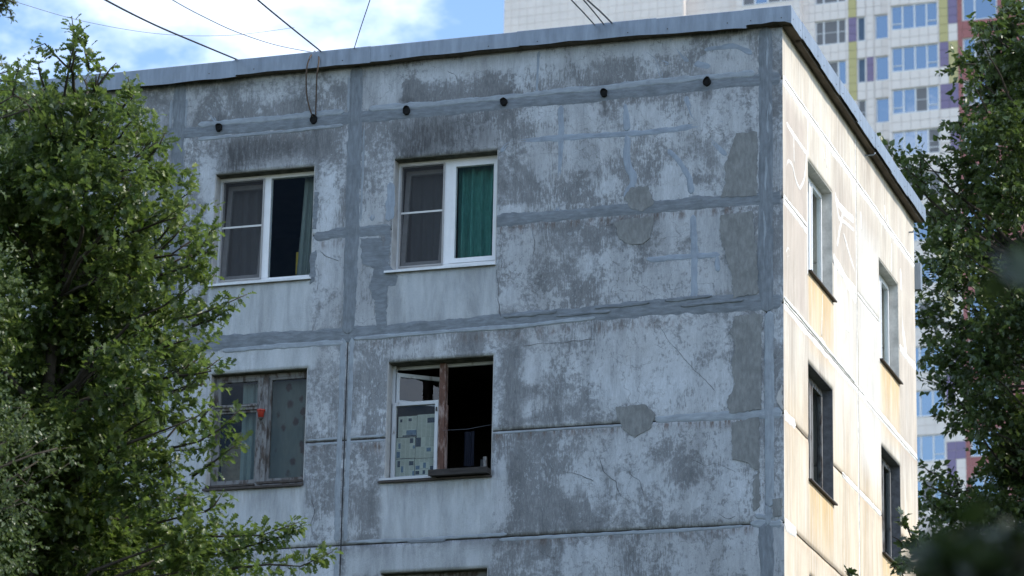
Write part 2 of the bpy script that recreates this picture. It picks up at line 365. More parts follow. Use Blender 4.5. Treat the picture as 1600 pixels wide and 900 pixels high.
# wear of the paint, measured on the photograph (x, y, half width, half height in its pixels, share of bare concrete)
WEAR = [
 # parapet row
 (600,135,40,45,.15),(655,135,20,45,.85),(700,150,45,25,.75),(690,105,40,15,.25),(780,140,35,40,.9),(830,120,30,20,.35),(850,140,30,18,.55),(900,120,25,30,.3),
 (940,120,40,28,.72),(975,115,25,30,.7),(1085,105,15,22,.8),(1030,110,25,25,.5),(1130,105,45,30,.2),(1010,75,60,10,.15),(800,95,120,12,.12),
 (330,150,30,25,.5),(380,140,40,25,.6),(375,185,50,14,.85),(450,170,40,14,.75),(520,150,30,18,.6),(420,130,40,20,.35),(230,170,40,30,.62),(520,115,30,18,.3),
 # JA to JB
 (600,215,25,30,.7),(600,300,30,60,.5),(580,335,25,25,.25),(520,230,25,40,.72),(515,300,25,35,.3),(410,225,70,20,.75),(300,260,18,40,.55),(300,330,16,60,.5),
 (830,200,50,28,.7),(838,183,26,14,.1),(760,220,14,22,.1),(850,215,14,20,.2),(905,190,26,22,.15),(960,190,30,25,.4),(1010,175,40,14,.25),(1020,205,30,15,.35),
 (830,265,24,28,.15),(812,300,30,40,.75),(855,312,22,16,.1),(890,245,40,25,.35),(900,300,60,30,.75),(940,240,26,20,.3),(1000,255,40,30,.62),(955,290,25,15,.3),
 (1050,235,25,30,.45),(1100,185,40,28,.3),(1150,175,40,25,.3),(1110,240,30,20,.6),(1075,265,30,15,.25),(1100,285,22,15,.7),(1060,300,30,10,.2),(800,330,60,8,.25),
 # JB to JC
 (505,420,18,45,.3),(505,480,20,35,.4),(575,480,20,40,.25),(600,400,10,40,.9),
 (820,375,40,20,.35),(880,372,35,25,.7),(800,420,25,40,.3),(930,370,50,22,.65),(915,415,60,14,.25),(870,430,28,25,.6),(900,460,50,16,.75),(960,440,30,25,.6),
 (1030,375,20,25,.4),(1000,440,45,30,.25),(1055,360,25,20,.15),(1060,430,30,35,.3),(1110,375,18,40,.08),(1110,440,25,22,.18),(820,470,50,16,.3),(850,495,60,8,.55),
 # JC to JD
 (440,560,90,20,.2),(505,580,22,30,.4),(505,640,22,40,.45),(575,560,30,30,.6),(575,620,25,50,.72),(660,545,60,12,.35),(730,540,30,10,.7),(560,650,14,40,.4),
 (800,560,16,50,.75),(850,535,45,20,.6),(830,600,35,25,.7),(800,640,16,30,.85),(900,530,30,16,.5),(870,570,50,20,.35),(950,590,60,50,.22),(1050,570,60,50,.2),
 (900,620,40,25,.6),(870,650,40,12,.75),(940,650,40,14,.5),(1000,600,50,30,.3),(1110,610,30,50,.25),(1000,525,90,10,.3),(1120,520,30,20,.3),(840,560,20,30,.3),
 # JD to JE
 (500,720,25,18,.7),(520,790,18,50,.65),(500,830,40,20,.3),(570,710,20,20,.6),(560,760,20,40,.4),(565,810,28,40,.7),(600,700,8,50,.4),
 (815,720,40,35,.8),(800,690,60,12,.7),(860,745,45,35,.7),(840,800,40,28,.85),(900,700,35,22,.5),(960,690,40,18,.4),(920,740,35,30,.4),(900,800,50,25,.72),(960,780,40,20,.4),
 (1000,720,40,30,.3),(1060,700,30,20,.6),(1080,735,30,25,.75),(1020,780,35,25,.45),(1090,790,40,25,.4),(1140,780,40,40,.25),(1130,700,40,30,.35),(1040,815,60,10,.6),(780,770,14,50,.15),
 # below JE
 (600,875,40,20,.25),(720,870,40,20,.3),(840,870,45,25,.65),(800,860,20,30,.6),(930,870,40,25,.3),(1000,880,30,30,.5),(1060,870,40,25,.3),(1140,870,30,30,.25),
]
SOOT = [(343,218,5,16,.6),(491,206,6,18,.6),(636,192,5,16,.6),(788,178,5,16,.55),(944,166,6,18,.6),(1105,148,6,18,.6),(343,188,12,10,.5),(944,134,14,10,.5),(1105,116,14,10,.5),(788,148,14,10,.6),(636,160,14,12,.6),(684,214,72,36,.95),(650,232,36,20,1.0),(742,208,42,24,.7),(405,238,66,24,.85),(366,248,26,24,1.05),(480,235,20,18,.3),(785,140,22,28,.25),(655,150,14,22,.3),(300,120,10,20,.3),(556,118,16,14,.45),(285,120,20,22,.5),
        (690,760,16,16,.16),(740,770,14,14,.12),(1206,230,12,110,.45),(1207,420,9,60,.2),(1207,840,9,40,.25),(560,410,14,10,.2)]
def blob_w(X, Z, b, wobx, sharp=2.2):
    c = on_front(b[0], b[1]); s = 119.0
    dx = (X-c.x)/(b[2]/s) + wobx*.35; dz = (Z-(c.z-Z0))/(b[3]/s) + np.roll(wobx, 1, 0)*.35
    d = np.abs(dx)**2.4+np.abs(dz)**2.4
    return np.exp(-d**1.2*.7)

def front_attrs(X, Z):
    n1 = vnoise(X*1.6, Z*1.6, 3)*2-1; n2 = vnoise(X*5, Z*3.2, 33)*2-1
    p = .43+.7*(vnoise(X*.8, Z*.8, 11)-.5)
    for b in WEAR:
        w = blob_w(X, Z, b, n1*1.2+n2*1.3); p = p*(1-w)+b[4]*w
    soot_dark = np.zeros_like(X)
    for b in SOOT: soot_dark = np.maximum(soot_dark, b[4]*blob_w(X, Z, b, n1))
    for zj, up, dn in ((JA, .16, .05), (JB, .03, .10), (JC, .04, .12), (JD, .02, .10), (JE, .02, .08), (ZT, .0, .12)):  # grime along the joints, and a darker strip below the roof edge
        q = Z-zj; soot_dark = np.maximum(soot_dark, .42*np.clip(1-np.where(q > 0, q/(up+.1), -q/(dn+.12)), 0, 1)*np.clip(.5+n1*1.1+n2*.5, 0, 1))
    for xj in (XJ, XK, XC): soot_dark = np.maximum(soot_dark, .36*np.clip(1-np.abs(X-xj)/.22, 0, 1)*np.clip(.5+n1+n2*.5, 0, 1)*(Z > JC))
    pale = np.zeros_like(X)
    def soft(x0, x1, z0, z1, e=.05):
        sx = np.clip(np.minimum(X-x0, x1-X)/e+.5+n1*.35, 0, 1); sz = np.clip(np.minimum(Z-z0, z1-Z)/e+.5+n1*.35, 0, 1); return sx*sz
    for (x0, x1, z0, z1) in FW_OPEN[:4]:
        lo = JC if z0 > 0 else JE
        pale = np.maximum(pale, soft(x0-.02, x1+.02, lo+.03, z0+.05))
    pale = np.maximum(pale, .8*soft(-7.7, -6.1, -.42, -.12)); pale = np.maximum(pale, .75*soft(-5.6, -3.7, -3.13, -2.8))
    pale = np.maximum(pale, .7*soft(-12, -7.6, -2.7, -.1, .3))
    rust = np.zeros_like(X)
    for z, x0, x1, a in ((JB-.11, -3.7, -.5, .8), (JD-.06, -3.7, -.4, .9), (JC-.16, -4.2, -1.2, .55), (JE-.06, -3.5, -.4, .7), (JC-.16, -5.5, -4.6, .4), (JD-.1, -5.5, -5.15, .9), (JD-.05, -6.15, -5.75, .5), (JB-.12, -6.15, -5.75, .7), (JA-.2, -7.9, -6.3, .3)):
        rust = np.maximum(rust, a*np.clip(1-np.abs(Z-z)/(.10+.08*n1), 0, 1)*((X > x0) & (X < x1)))
    for (x0, x1, z0, z1) in FW_OPEN[2:4]:
        rust = np.maximum(rust, .3*np.clip(1-(z0-Z)/.35, 0, 1)*((X > x0) & (X < x1) & (Z < z0)))
    return dict(peel=p, soot_dark=soot_dark, pale=pale, rust=rust)

def side_attrs(Y, Z):
    n1 = vnoise(Y*1.6, Z*1.6, 23)*2-1
    z = np.zeros_like(Y); och = z.copy(); st = z.copy(); bare = z.copy(); ru = z.copy()
    def soft(y0, y1, z0, z1, e=.12):
        return np.clip(np.minimum(Y-y0, y1-Y)/e+.5+n1*.4, 0, 1)*np.clip(np.minimum(Z-z0, z1-Z)/e+.5+n1*.4, 0, 1)
    for (y0, y1, a, b) in SW_OPEN:
        f = np.clip((a-Z)/.9, 0, 1)
        och = np.maximum(och, soft(y0, y1, a-1.0, a+.05, .06)*(1-.7*f)*(1.0 if a < 0 else .9))
    och = np.maximum(och, .45*soft(0, 8.2, -6, -.9, .8)*(.4+.6*vnoise(Y*.9, Z*.5, 41)))
    st = np.maximum(st, .75*soft(.05, 1.25, .1, 2.75, .2)); st = np.maximum(st, .55*soft(2.8, 4.2, 1.45, 2.6, .3)); st = np.maximum(st, .5*soft(6.9, 8.1, 2.3, 2.9, .2)); st = np.maximum(st, .45*soft(7.1, 8.1, -.3, 2.2, .3))
    st = np.maximum(st, .4*soft(4.6, 7.9, 3.0, 3.6, .3)*vnoise(Y, Z, 8)); st = np.maximum(st, .4*soft(4.4, 5.6, 2.1, 2.7, .3))
    bare = np.maximum(bare, .8*soft(4.3, 5.65, -1, 2.4, .35)); bare = np.maximum(bare, .5*soft(2.9, 4.2, -.2, 1.2, .4))
    for q in (JC, JD, JE): ru = np.maximum(ru, .7*np.clip(1-np.abs(Z-q+.03)/.12, 0, 1)*(.5+.5*n1 > .3))
    return dict(ochre=och, stain=st, bare=bare, rust=ru)

def panel(name, u0, u1, z0, z1, opens, mapf, attrf, mat, parent, step=.045, gap=.009, skip=(), depth=.3):
    """one concrete panel: front grid with wear attributes, notched where windows stand, and its edges"""
    g = dict(l=gap, r=gap, b=gap, t=gap)
    for k in skip: g[k] = 0
    a0, a1, b0, b1 = u0+g['l'], u1-g['r'], z0+g['b'], z1-g['t']
    def cuts(lo, hi, extra):
        e = sorted({lo, hi, *[q for q in extra if lo < q < hi]}); o = []
        for p, q in zip(e[:-1], e[1:]):
            k = max(1, int(round((q-p)/step))); o += list(np.linspace(p, q, k, endpoint=False))
        return np.array(o+[e[-1]])
    us = cuts(a0, a1, [q for w in opens for q in w[:2]]); zs = cuts(b0, b1, [q for w in opens for q in w[2:]])
    U, Z = np.meshgrid(us, zs, indexing='ij'); nu, nz_ = len(us), len(zs)
    uc, zc = (us[:-1]+us[1:])/2, (zs[:-1]+zs[1:])/2
    ok = np.ones((nu-1, nz_-1), bool)
    for (x0, x1, q0, q1) in opens:
        ok &= ~((uc[:, None] > x0) & (uc[:, None] < x1) & (zc[None] > q0) & (zc[None] < q1))
    if not ok.any(): return None
    inner = np.minimum(np.minimum(U-a0, a1-U), np.minimum(Z-b0, b1-Z))
    rel = .004*wob(U*1.5, Z*1.5, u0)*np.clip(inner/.1, 0, 1)
    # worn arrises: the outermost vertices sit back a few millimetres
    edge = np.clip(1-inner/.02, 0, 1)*.006
    for k in skip:
        q = {'l': U-a0, 'r': a1-U, 'b': Z-b0, 't': b1-Z}[k]; edge = np.where(q < .02, 0, edge)
    dep = edge-rel
    idx = -np.ones((nu, nz_), int); V = []; F = []; At = []
    A = attrf(U, Z); keys = list(A)
    used = np.zeros((nu, nz_), bool)
    for i, j in ((0, 0), (1, 0), (0, 1), (1, 1)): used[i:nu-1+i, j:nz_-1+j] |= ok
    idx[used] = np.arange(used.sum())
    cu, cz, cdp = U[used], Z[used], dep[used]
    pts = np.stack(mapf(cu, cdp, cz+Z0), 1)
    at = [A[k][used] for k in keys]
    I, J = np.nonzero(ok)
    F = [np.stack([idx[I, J], idx[I+1, J], idx[I+1, J+1], idx[I, J+1]], 1)]
    okp = np.pad(ok, 1); ep = []
    for di, dj, (p, q), side in ((-1, 0, ((0, 0), (0, 1)), 'l'), (1, 0, ((1, 0), (1, 1)), 'r'), (0, -1, ((0, 0), (1, 0)), 'b'), (0, 1, ((0, 1), (1, 1)), 't')):
        bnd = ok & ~okp[1+di:nu+di, 1+dj:nz_+dj]
        if side in skip:
            lim = {'l': np.arange(nu-1)[:, None] == 0, 'r': np.arange(nu-1)[:, None] == nu-2, 'b': np.arange(nz_-1)[None] == 0, 't': np.arange(nz_-1)[None] == nz_-2}[side]
            bnd &= ~lim
        I, J = np.nonzero(bnd)
        ep.append(np.stack([idx[I+p[0], J+p[1]], idx[I+q[0], J+q[1]]], 1))
    ep = np.concatenate(ep); bv = np.unique(ep); bm_ = {int(k): len(pts)+i for i, k in enumerate(bv)}
    back = np.stack(mapf(cu[bv], np.full(len(bv), depth), cz[bv]+Z0), 1)
    pts = np.concatenate([pts, back]); at = [np.concatenate([q, q[bv]]) for q in at]
    F.append(np.array([[e[0], e[1], bm_[int(e[1])], bm_[int(e[0])]] for e in ep]))
    me = np_mesh(name, pts, np.concatenate(F), mat, dict(zip(keys, at)))
    bm = bmesh.new(); bm.from_mesh(me); bmesh.ops.recalc_face_normals(bm, faces=bm.faces); bm.to_mesh(me); bm.free()
    return link(name, me, parent)

front = lambda u, d, z: (u, d, z)
side = lambda u, d, z: (-d, u, z)
rows = [(JA, ZT+.02), (JB, JA), (JC, JB), (JD, JC), (JE, JD), (JF, JE), (-5.6, JF)]
cols = [(XL, -18.15), (-18.15, -13.17), (-13.17, -10.67), (-10.67, XK), (XK, XJ), (XJ, XC), (XC, 0)]
for (z0, z1) in rows:
    for k, (x0, x1) in enumerate(cols):
        last = k == len(cols)-1
        # the long panel right of the middle joint shows one sheet; the pier and window strips are notched out of it
        panel('wall_panel', x0, x1, z0, z1, FW_OPEN, front, front_attrs, M['facade'], BLD, step=.045 if k > 2 else .4, skip=('r',) if last else ())
SJ = 4.217
for (z0, z1) in rows:
    for k, (y0, y1) in enumerate(((0, SJ), (SJ, YB))):
        panel('wall_panel', y0, y1, z0, z1, SW_OPEN, side, side_attrs, M['side'], BLD, step=.06, skip=('l',) if k == 0 else ('r',))
# recessed joint filling behind the gaps
def joint(mapf, u0, u1, z0, z1, mat='dark_joint', d0=.016):
    mb = MB(mapf); mb.box(u0, u1, d0, d0+.09, z0+Z0, z1+Z0); return mb.build('joint_filling', M[mat], BLD)
def cut_ranges(lo, hi, z, opens):
    r = [(lo, hi)]
    for (a, b, q0, q1) in opens:
        if q0 < z < q1:
            r = [s for (p, q) in r for s in ((p, min(q, a)), (max(p, b), q)) if s[1]-s[0] > .02]
    return r
for z in (JA, JB, JC, JD, JE, JF):
    for a, b in cut_ranges(XL, -.02, z, FW_OPEN): joint(front, a, b, z-.02, z+.02)
    for a, b in cut_ranges(.02, YB, z, SW_OPEN): joint(side, a, b, z-.02, z+.02)
for x in (-18.15, -13.17, -10.67, XK, XJ, XC): joint(front, x-.02, x+.02, -5.6, ZT, d0=.02)
joint(side, SJ-.02, SJ+.02, -5.6, ZT, d0=.02)

# hull: far walls, roof slab, floors and room partitions
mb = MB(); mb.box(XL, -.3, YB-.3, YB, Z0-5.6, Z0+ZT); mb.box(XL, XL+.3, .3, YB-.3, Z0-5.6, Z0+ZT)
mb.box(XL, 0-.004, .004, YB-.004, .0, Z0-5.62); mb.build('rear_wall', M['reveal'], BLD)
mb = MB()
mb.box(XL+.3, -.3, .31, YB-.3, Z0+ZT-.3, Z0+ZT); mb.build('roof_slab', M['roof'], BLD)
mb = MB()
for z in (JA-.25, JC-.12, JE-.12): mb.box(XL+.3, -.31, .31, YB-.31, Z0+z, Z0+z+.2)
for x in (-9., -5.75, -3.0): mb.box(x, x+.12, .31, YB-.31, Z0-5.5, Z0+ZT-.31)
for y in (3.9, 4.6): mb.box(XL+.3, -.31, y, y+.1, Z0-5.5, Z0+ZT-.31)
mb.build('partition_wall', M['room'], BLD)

# ------------------------------------------------------------------ mortar smeared over the joints
def ribbon(name, path, width, mat, mapf=front, thick=.005, seed=None, step=.022, rag=.3, lift=0.0, parent=BLD, taper=True):
    """irregular raised strip along a path given in (u, z) of the wall, width in metres (number or list per point)"""
    seed = seed if seed is not None else int(abs(path[0][0]*971+path[0][1]*577))
    P = np.array(path, float); L = np.r_[0, np.cumsum(np.hypot(*np.diff(P, axis=0).T))]
    n = max(3, int(L[-1]/step)); s = np.linspace(0, L[-1], n)
    wd = np.full(n, width) if not hasattr(width, '__len__') else np.interp(s, L, width)
    x, z = np.interp(s, L, P[:, 0]), np.interp(s, L, P[:, 1])
    if len(P) > 2:
        ker = np.ones(5)/5
        for _ in range(2):
            if n > 12: x[2:-2], z[2:-2] = np.convolve(x, ker, 'valid'), np.convolve(z, ker, 'valid')
    t = np.stack([np.gradient(x), np.gradient(z)], 1); t /= np.maximum(1e-9, np.hypot(*t.T))[:, None]; nrm = np.stack([-t[:, 1], t[:, 0]], 1)
    e1 = (vnoise(s*1.7, s*0+seed*.37, 5)-.5)*2*rag; e2 = (vnoise(s*1.7, s*0+seed*.61+50, 6)-.5)*2*rag
    f1 = (vnoise(s*8, s*0+seed*.13, 7)-.5)*rag*1.8; f2 = (vnoise(s*8, s*0+seed*.23+50, 8)-.5)*rag*1.8
    if taper: ends = np.clip(np.minimum(s, L[-1]-s)/.03, .25, 1)
    else: ends = np.ones(n)
    hw1, hw2 = wd/2*(1+e1+f1)*ends, wd/2*(1+e2+f2)*ends
    cross = [(-1, -.002), (-.86, .35), (-.4, 1.), (.0, .6), (.45, .95), (.86, .35), (1, -.002)]
    V = []
    for c, h in cross:
        o = np.where(c < 0, c*hw1, c*hw2); hh = np.where(h < 0, -.002, thick*h*(1+.25*wob(s*4, s*0+c*3+seed))+lift)
        V.append(np.stack(mapf(x+nrm[:, 0]*o, -hh, z+nrm[:, 1]*o+Z0), 1))
    k = len(cross); V = np.stack(V, 1).reshape(-1, 3)
    I = np.arange(n-1)[:, None]*k+np.arange(k-1)[None]
    F = np.stack([I, I+1, I+k+1, I+k], -1).reshape(-1, 4)
    F = np.concatenate([F, [[0, 1, 5, 6], [1, 2, 4, 5]], (np.array([[0, 1, 5, 6], [1, 2, 4, 5]])+(n-1)*k)])
    me = np_mesh(name, V, F, mat, smooth=True)
    bm = bmesh.new(); bm.from_mesh(me); bmesh.ops.recalc_face_normals(bm, faces=bm.faces); bm.to_mesh(me); bm.free()
    return link(name, me, parent)
def fpx(pts): return [(q.x, q.z-Z0) for q in (on_front(*p) for p in pts)]
def spx(pts): return [(q.y, q.z-Z0) for q in (on_side(*p) for p in pts)]
H, Vm, PH, PV = M['mort_h'], M['mort_v'], M['pale_h'], M['pale_v']
# level joints of the front
ribbon('mortar_band', [(-12, JA-.0), (-8.2, JA+.01), (XJ, JA), (-3, JA), (-.02, JA+.01)], .17, H, rag=.28)
ribbon('sealant_band', [(-7.9, JA+.10), (-7.0, JA+.09), (-5.85, JA+.10)], .075, PH, rag=.5, lift=.004)
ribbon('sealant_band', [(-5.5, JA+.10), (-4.3, JA+.09), (-2.5, JA+.10), (-1.6, JA+.11), (-.35, JA+.10)], .085, PH, rag=.5, lift=.004)
ribbon('sealant_band', [(-7.9, JA-.10), (-6.9, JA-.10), (-5.85, JA-.09)], .05, PH, rag=.6, lift=.003)
ribbon('mortar_band', [(-6.2, JB-.02), (-5.9, JB), (-5.15, JB)], .15, H, rag=.35)
ribbon('mortar_band', [(-3.72, JB), (-2, JB+.01), (-.9, JB+.02), (-.02, JB)], .17, H, rag=.32, taper=False)
ribbon('mortar_band', [(-12, JC+.02), (-8, JC+.01), (XJ, JC), (-3, JC+.03), (-1.5, JC+.06), (-.02, JC+.02)], [.2, .2, .19, .2, .24, .22], H, rag=.28)
ribbon('sealant_band', [(-7.4, JC-.11), (-6.5, JC-.10), (-5.75, JC-.11)], .07, PH, rag=.45, lift=.003)
ribbon('sealant_band', [(-5.6, JC-.07), (-4.5, JC-.06), (-3.4, JC-.06), (-2.4, JC-.02)], .06, PH, rag=.5, lift=.006)
for a, b, dz, w in ((-3.6, -2.9, .075, .05), (-2.4, -1.7, .10, .055), (-1.5, -.9, .13, .06), (-1.3, -.5, .05, .05), (-2.9, -2.2, .03, .04)):
    ribbon('mortar_ridge', [(a, JC+dz), ((a+b)/2, JC+dz+.012), (b, JC+dz+.02)], w, H, rag=.8, lift=.008, thick=.010)
for a_, b_ in ((-6.2, -5.76), (-5.61, -5.15)):
    for dz_ in (-.028, .03): ribbon('sealant_band', [(a_, JD+dz_), (b_, JD+dz_*1.1)], .03, PH, rag=.8, thick=.002)
ribbon('sealant_band', [(-3.7, JD-.03), (-2.6, JD-.025), (-1.9, JD-.03)], .03, PH, rag=.4)
ribbon('mortar_band', [(-1.62, JD+.02), (-1.1, JD+.02), (-.6, JD+.01), (-.02, JD)], [.08, .13, .12, .12], PH, rag=.35)
ribbon('sealant_band', [(-5.6, JE+.035), (-4.6, JE+.03), (-3.5, JE+.035)], .045, PH, rag=.5)
ribbon('sealant_band', [(-3.6, JE-.035), (-2.4, JE-.03), (-1.2, JE-.03), (-.5, JE-.02)], .045, PH, rag=.5)
ribbon('mortar_band', [(-4.8, JE), (-4.3, JE)], .06, H, rag=.5)
ribbon('mortar_band', [(-.42, JE+.01), (-.2, JE+.0), (-.02, JE+.0)], [.07, .11, .10], PH, rag=.7, lift=.002)
ribbon('mortar_ridge', [(-.36, JE+.10), (-.2, JE+.07), (-.1, JE+.11)], .07, PH, rag=.8, lift=.003, thick=.006)
ribbon('mortar_ridge', [(-.22, JE+.22), (-.19, JE+.12), (-.2, JE-.02)], .08, PV, rag=.8, lift=.004, thick=.006)
# upright joints of the front
ribbon('mortar_band', [(XJ, ZT), (XJ, JA), (XJ+.01, JB), (XJ, JC)], [.17, .2, .2, .17], Vm, rag=.22, lift=.004)
ribbon('sealant_band', [(XJ-.11, 3.5), (XJ-.1, 3.0)], .035, PV, rag=.5, lift=.002)
ribbon('sealant_band', [(XJ+.13, 2.75), (XJ+.13, 2.0), (XJ+.125, 1.5)], .03, PV, rag=.5, lift=.002)
ribbon('sealant_band', [(XJ-.06, JC-.05), (XJ-.065, -1.3), (XJ-.06, -2.7)], .075, PV, rag=.3)
ribbon('sealant_band', [(XJ+.06, JC-.05), (XJ+.06, -1.3), (XJ+.06, -2.7)], .06, PV, rag=.3)
ribbon('sealant_band', [(XJ-.05, JE-.05), (XJ-.05, -4.1)], .07, PV, rag=.3)
ribbon('mortar_band', [(XK, ZT), (XK, JA), (XK, JB), (XK, JC)], .19, Vm, rag=.22, lift=.004)
ribbon('sealant_band', [(XK-.12, 3.4), (XK-.12, 3.0)], .035, PV, rag=.5, lift=.002)
ribbon('sealant_band', [(XK+.1, 3.4), (XK+.1, 3.0)], .035, PV, rag=.5, lift=.002)
ribbon('sealant_band', [(XK, JC), (XK, -2.7)], .09, PV, rag=.3)
ribbon('mortar_band', [(XC, ZT), (XC, 2.5), (XC, JB), (XC-.01, .3), (XC+.02, JC-.1)], [.18, .18, .2, .2, .15], Vm, rag=.2, lift=.003)
ribbon('sealant_band', [(XC+.04, JC-.1), (XC+.03, -1.4), (XC+.04, -2.55)], .115, PV, rag=.22, lift=.004)
ribbon('mortar_band', [(XC-.01, JE), (XC, -3.4), (XC, -4.1)], .19, Vm, rag=.2, lift=.003)
for (xx, a, b) in ((XC+.02, 3.5, 3.05), (XC+.03, 2.7, 2.2), (XC, 1.9, 1.45), (XC-.03, 1.2, .4), (XC+.03, -.3, -1.2), (XC+.05, -1.6, -2.4)):
    ribbon('mortar_ridge', [(xx, a), (xx+.02, (a*2+b)/3), (xx-.01, (a+b*2)/3), (xx, b)], [.02, .05, .03, .015], PV, rag=.9, lift=.005, thick=.003)
# sealed cracks
SLH = mortar_material('line_sealant_level', (.27, .315, .37), (.35, 1, 1.4), .18); SLV = mortar_material('line_sealant_upright', (.27, .315, .37), (1.4, 1, .3), .18)
for pts, w in (
    ([(783,238),(790,226),(803,221),(870,215),(930,212),(1000,208),(1060,201),(1085,196),(1130,191)], .06),
    ([(876,165),(877,215),(874,270),(871,332)], .055),
    ([(977,162),(979,205)], .06), ([(979,212),(977,240),(982,262),(991,275),(987,290),(975,308)], .06),
    ([(1072,150),(1080,175),(1088,190)], .06), ([(1088,196),(1110,218),(1135,243)], .06),
    ([(1044,234),(1066,258),(1078,280),(1080,303)], .06),
    ([(1083,336),(1085,400),(1084,470)], .065), ([(1010,405),(1060,402),(1125,398)], .055), ([(1121,400),(1122,425)], .05),
    ([(1047,60),(1062,80),(1076,96)], .065), ([(1010,82),(1026,98),(1034,122)], .07), ([(1100,78),(1150,72),(1175,85)], .06),
    ([(297,140),(318,165),(338,190)], .06), ([(610,285),(607,345)], .10), ([(582,335),(582,345)], .1), ([(1030,95),(1045,100)], .05),
    ([(1085,100),(1110,104)], .07), ([(842,80),(838,150)], .03)):
    q = fpx(pts)
    ribbon('crack_sealant', q, w*1.35, SLV if abs(q[-1][1]-q[0][1]) > abs(q[-1][0]-q[0][0]) else SLH, rag=.5, thick=.003)
CRK = simple('crack_dark', (.12, .12, .125), .95, .1)  # cracks drawn as thin dark ribbons on the wall
for pts in ([(1030,508),(1048,535),(1062,552),(1080,572),(1098,590),(1118,612)], [(776,422),(780,445),(778,470),(785,505)], [(938,715),(945,738),(962,752),(968,772),(985,786)], [(1010,525),(1026,540),(1038,546)], [(1078,716),(1100,728),(1122,724),(1150,738)],
            [(500,392),(512,402),(530,408)], [(880,735),(905,742),(928,752)], [(820,540),(870,536),(930,530)], [(493,415),(500,430),(496,455)], [(486,780),(492,800),(486,822),(490,838)], [(700,110),(712,118),(715,128)], [(980,735),(1000,752),(1006,775)], [(830,352),(836,380),(832,402)], [(1120,800),(1135,812),(1150,806)]):
    q = fpx(pts); w_ = []
    for (a, b) in zip(q[:-1], q[1:]):
        for k in range(5): w_.append((a[0]+(b[0]-a[0])*k/5+random.uniform(-.014, .014), a[1]+(b[1]-a[1])*k/5+random.uniform(-.014, .014)))
    ribbon('crack', w_+[q[-1]], [random.uniform(.003, .009) for _ in range(len(w_)+1)], CRK, rag=.8, thick=.001, lift=.0025, step=.012)
# bare cement patches with their own outline
PK = [0]
def patch(name, pts, mat, thick=.006, mapf=front, conv=None, jag=.012, parent=BLD):
    q = conv(pts); out = []; PK[0] += 1; thick += .0007*(PK[0] % 5)
    for (a, b) in zip(q, q[1:]+q[:1]):
        d = math.hypot(b[0]-a[0], b[1]-a[1]); k = max(1, int(d/.035))
        for i in range(k):
            f = i/k; j = jag if 0 < i else jag*.4
            out.append((a[0]+(b[0]-a[0])*f+random.uniform(-j, j), a[1]+(b[1]-a[1])*f+random.uniform(-j, j)))
    bm = bmesh.new()
    lo = [bm.verts.new(mapf(u, .006, z+Z0)) for u, z in out]; f = bm.faces.new(lo)
    cx = sum(u for u, z in out)/len(out); cz = sum(z for u, z in out)/len(out)
    r = bmesh.ops.extrude_face_region(bm, geom=[f]); vs = [e for e in r['geom'] if isinstance(e, bmesh.types.BMVert)]
    dv = Vector(mapf(0, -thick-.006, 0))-Vector(mapf(0, 0, 0)); bmesh.ops.translate(bm, verts=vs, vec=dv)
    bmesh.ops.recalc_face_normals(bm, faces=bm.faces); bmesh.ops.triangulate(bm, faces=[g for g in bm.faces if len(g.verts) > 4])
    me = bpy.data.meshes.new(name); bm.to_mesh(me); bm.free(); me.materials.append(mat)
    return link(name, me, parent)
for pts in (
    [(1150,208),(1183,206),(1183,306),(1126,308),(1134,285),(1132,262),(1140,240)],
    [(1126,336),(1176,330),(1183,400),(1185,458),(1146,466),(1143,430),(1134,395),(1124,360)],
    [(1149,494),(1190,490),(1190,640),(1140,646),(1136,628),(1148,600),(1143,570),(1150,540),(1140,520)],
    [(1143,660),(1186,652),(1188,790),(1178,800),(1176,758),(1185,735),(1165,722),(1144,718)],
    [(985,294),(1012,290),(1022,318),(1005,330),(985,325),(975,310)],
    [(960,346),(1022,338),(1016,372),(1003,382),(985,382),(968,374)],
    [(962,636),(1008,632),(1024,648),(1018,668),(992,684),(975,672),(966,655)],
    [(1207,780),(1222,778),(1222,806),(1208,808)]):
    patch('cement_patch', pts, M['patch'], thick=.009, conv=fpx)
for pts in ([(563,372),(596,372),(604,410),(622,432),(618,446),(606,446),(603,512),(588,516),(586,470),(576,450),(585,420),(566,412)], [(604,352),(612,352),(606,425),(596,418)], [(492,300),(498,300),(494,358),(488,358)], [(484,400),(494,390),(492,440),(484,445)]):
    patch('mortar_smear', pts, H, thick=.004, conv=fpx)
# broken corner arris showing the aggregate
patch('broken_edge', [(1213,622),(1222,600),(1223,640),(1219,636)], M['reveal'], thick=.004, conv=fpx)
# sealant of the side wall
WS = M['white_seal']; CRKS = simple('seam_line', (.30, .26, .22), .95, .1)  # greyish brown line along the middle of the white seams
ribbon('sealant_band', [(.02, JA), (1.5, JA-.01), (4, JA), (6, JA-.01), (YB, JA)], .15, WS, side, rag=.25)
ribbon('sealant_band', [(.02, JB), (1.33, JB)], .15, WS, side, rag=.3)
ribbon('sealant_band', [(2.8, JB), (SJ, JB)], .1, WS, side, rag=.4); ribbon('sealant_band', [(SJ, JB), (5.6, JB)], .05, WS, side, rag=.4)
ribbon('sealant_band', [(7, JB), (YB, JB)], .12, WS, side, rag=.4)
ribbon('sealant_band', [(.02, JC+.02), (1.5, JC), (4, JC), (YB, JC)], [.2, .16, .15, .12], WS, side, rag=.25)
ribbon('sealant_ridge', [(.02, JC+.07), (1.5, JC+.06), (4, JC+.05)], .05, WS, side, rag=.3, lift=.012)
ribbon('sealant_band', [(.02, JD), (.35, JD-.01), (.6, JD)], .13, WS, side, rag=.3); ribbon('sealant_band', [(3.2, JD), (4.2, JD), (5.6, JD)], .08, WS, side, rag=.35)
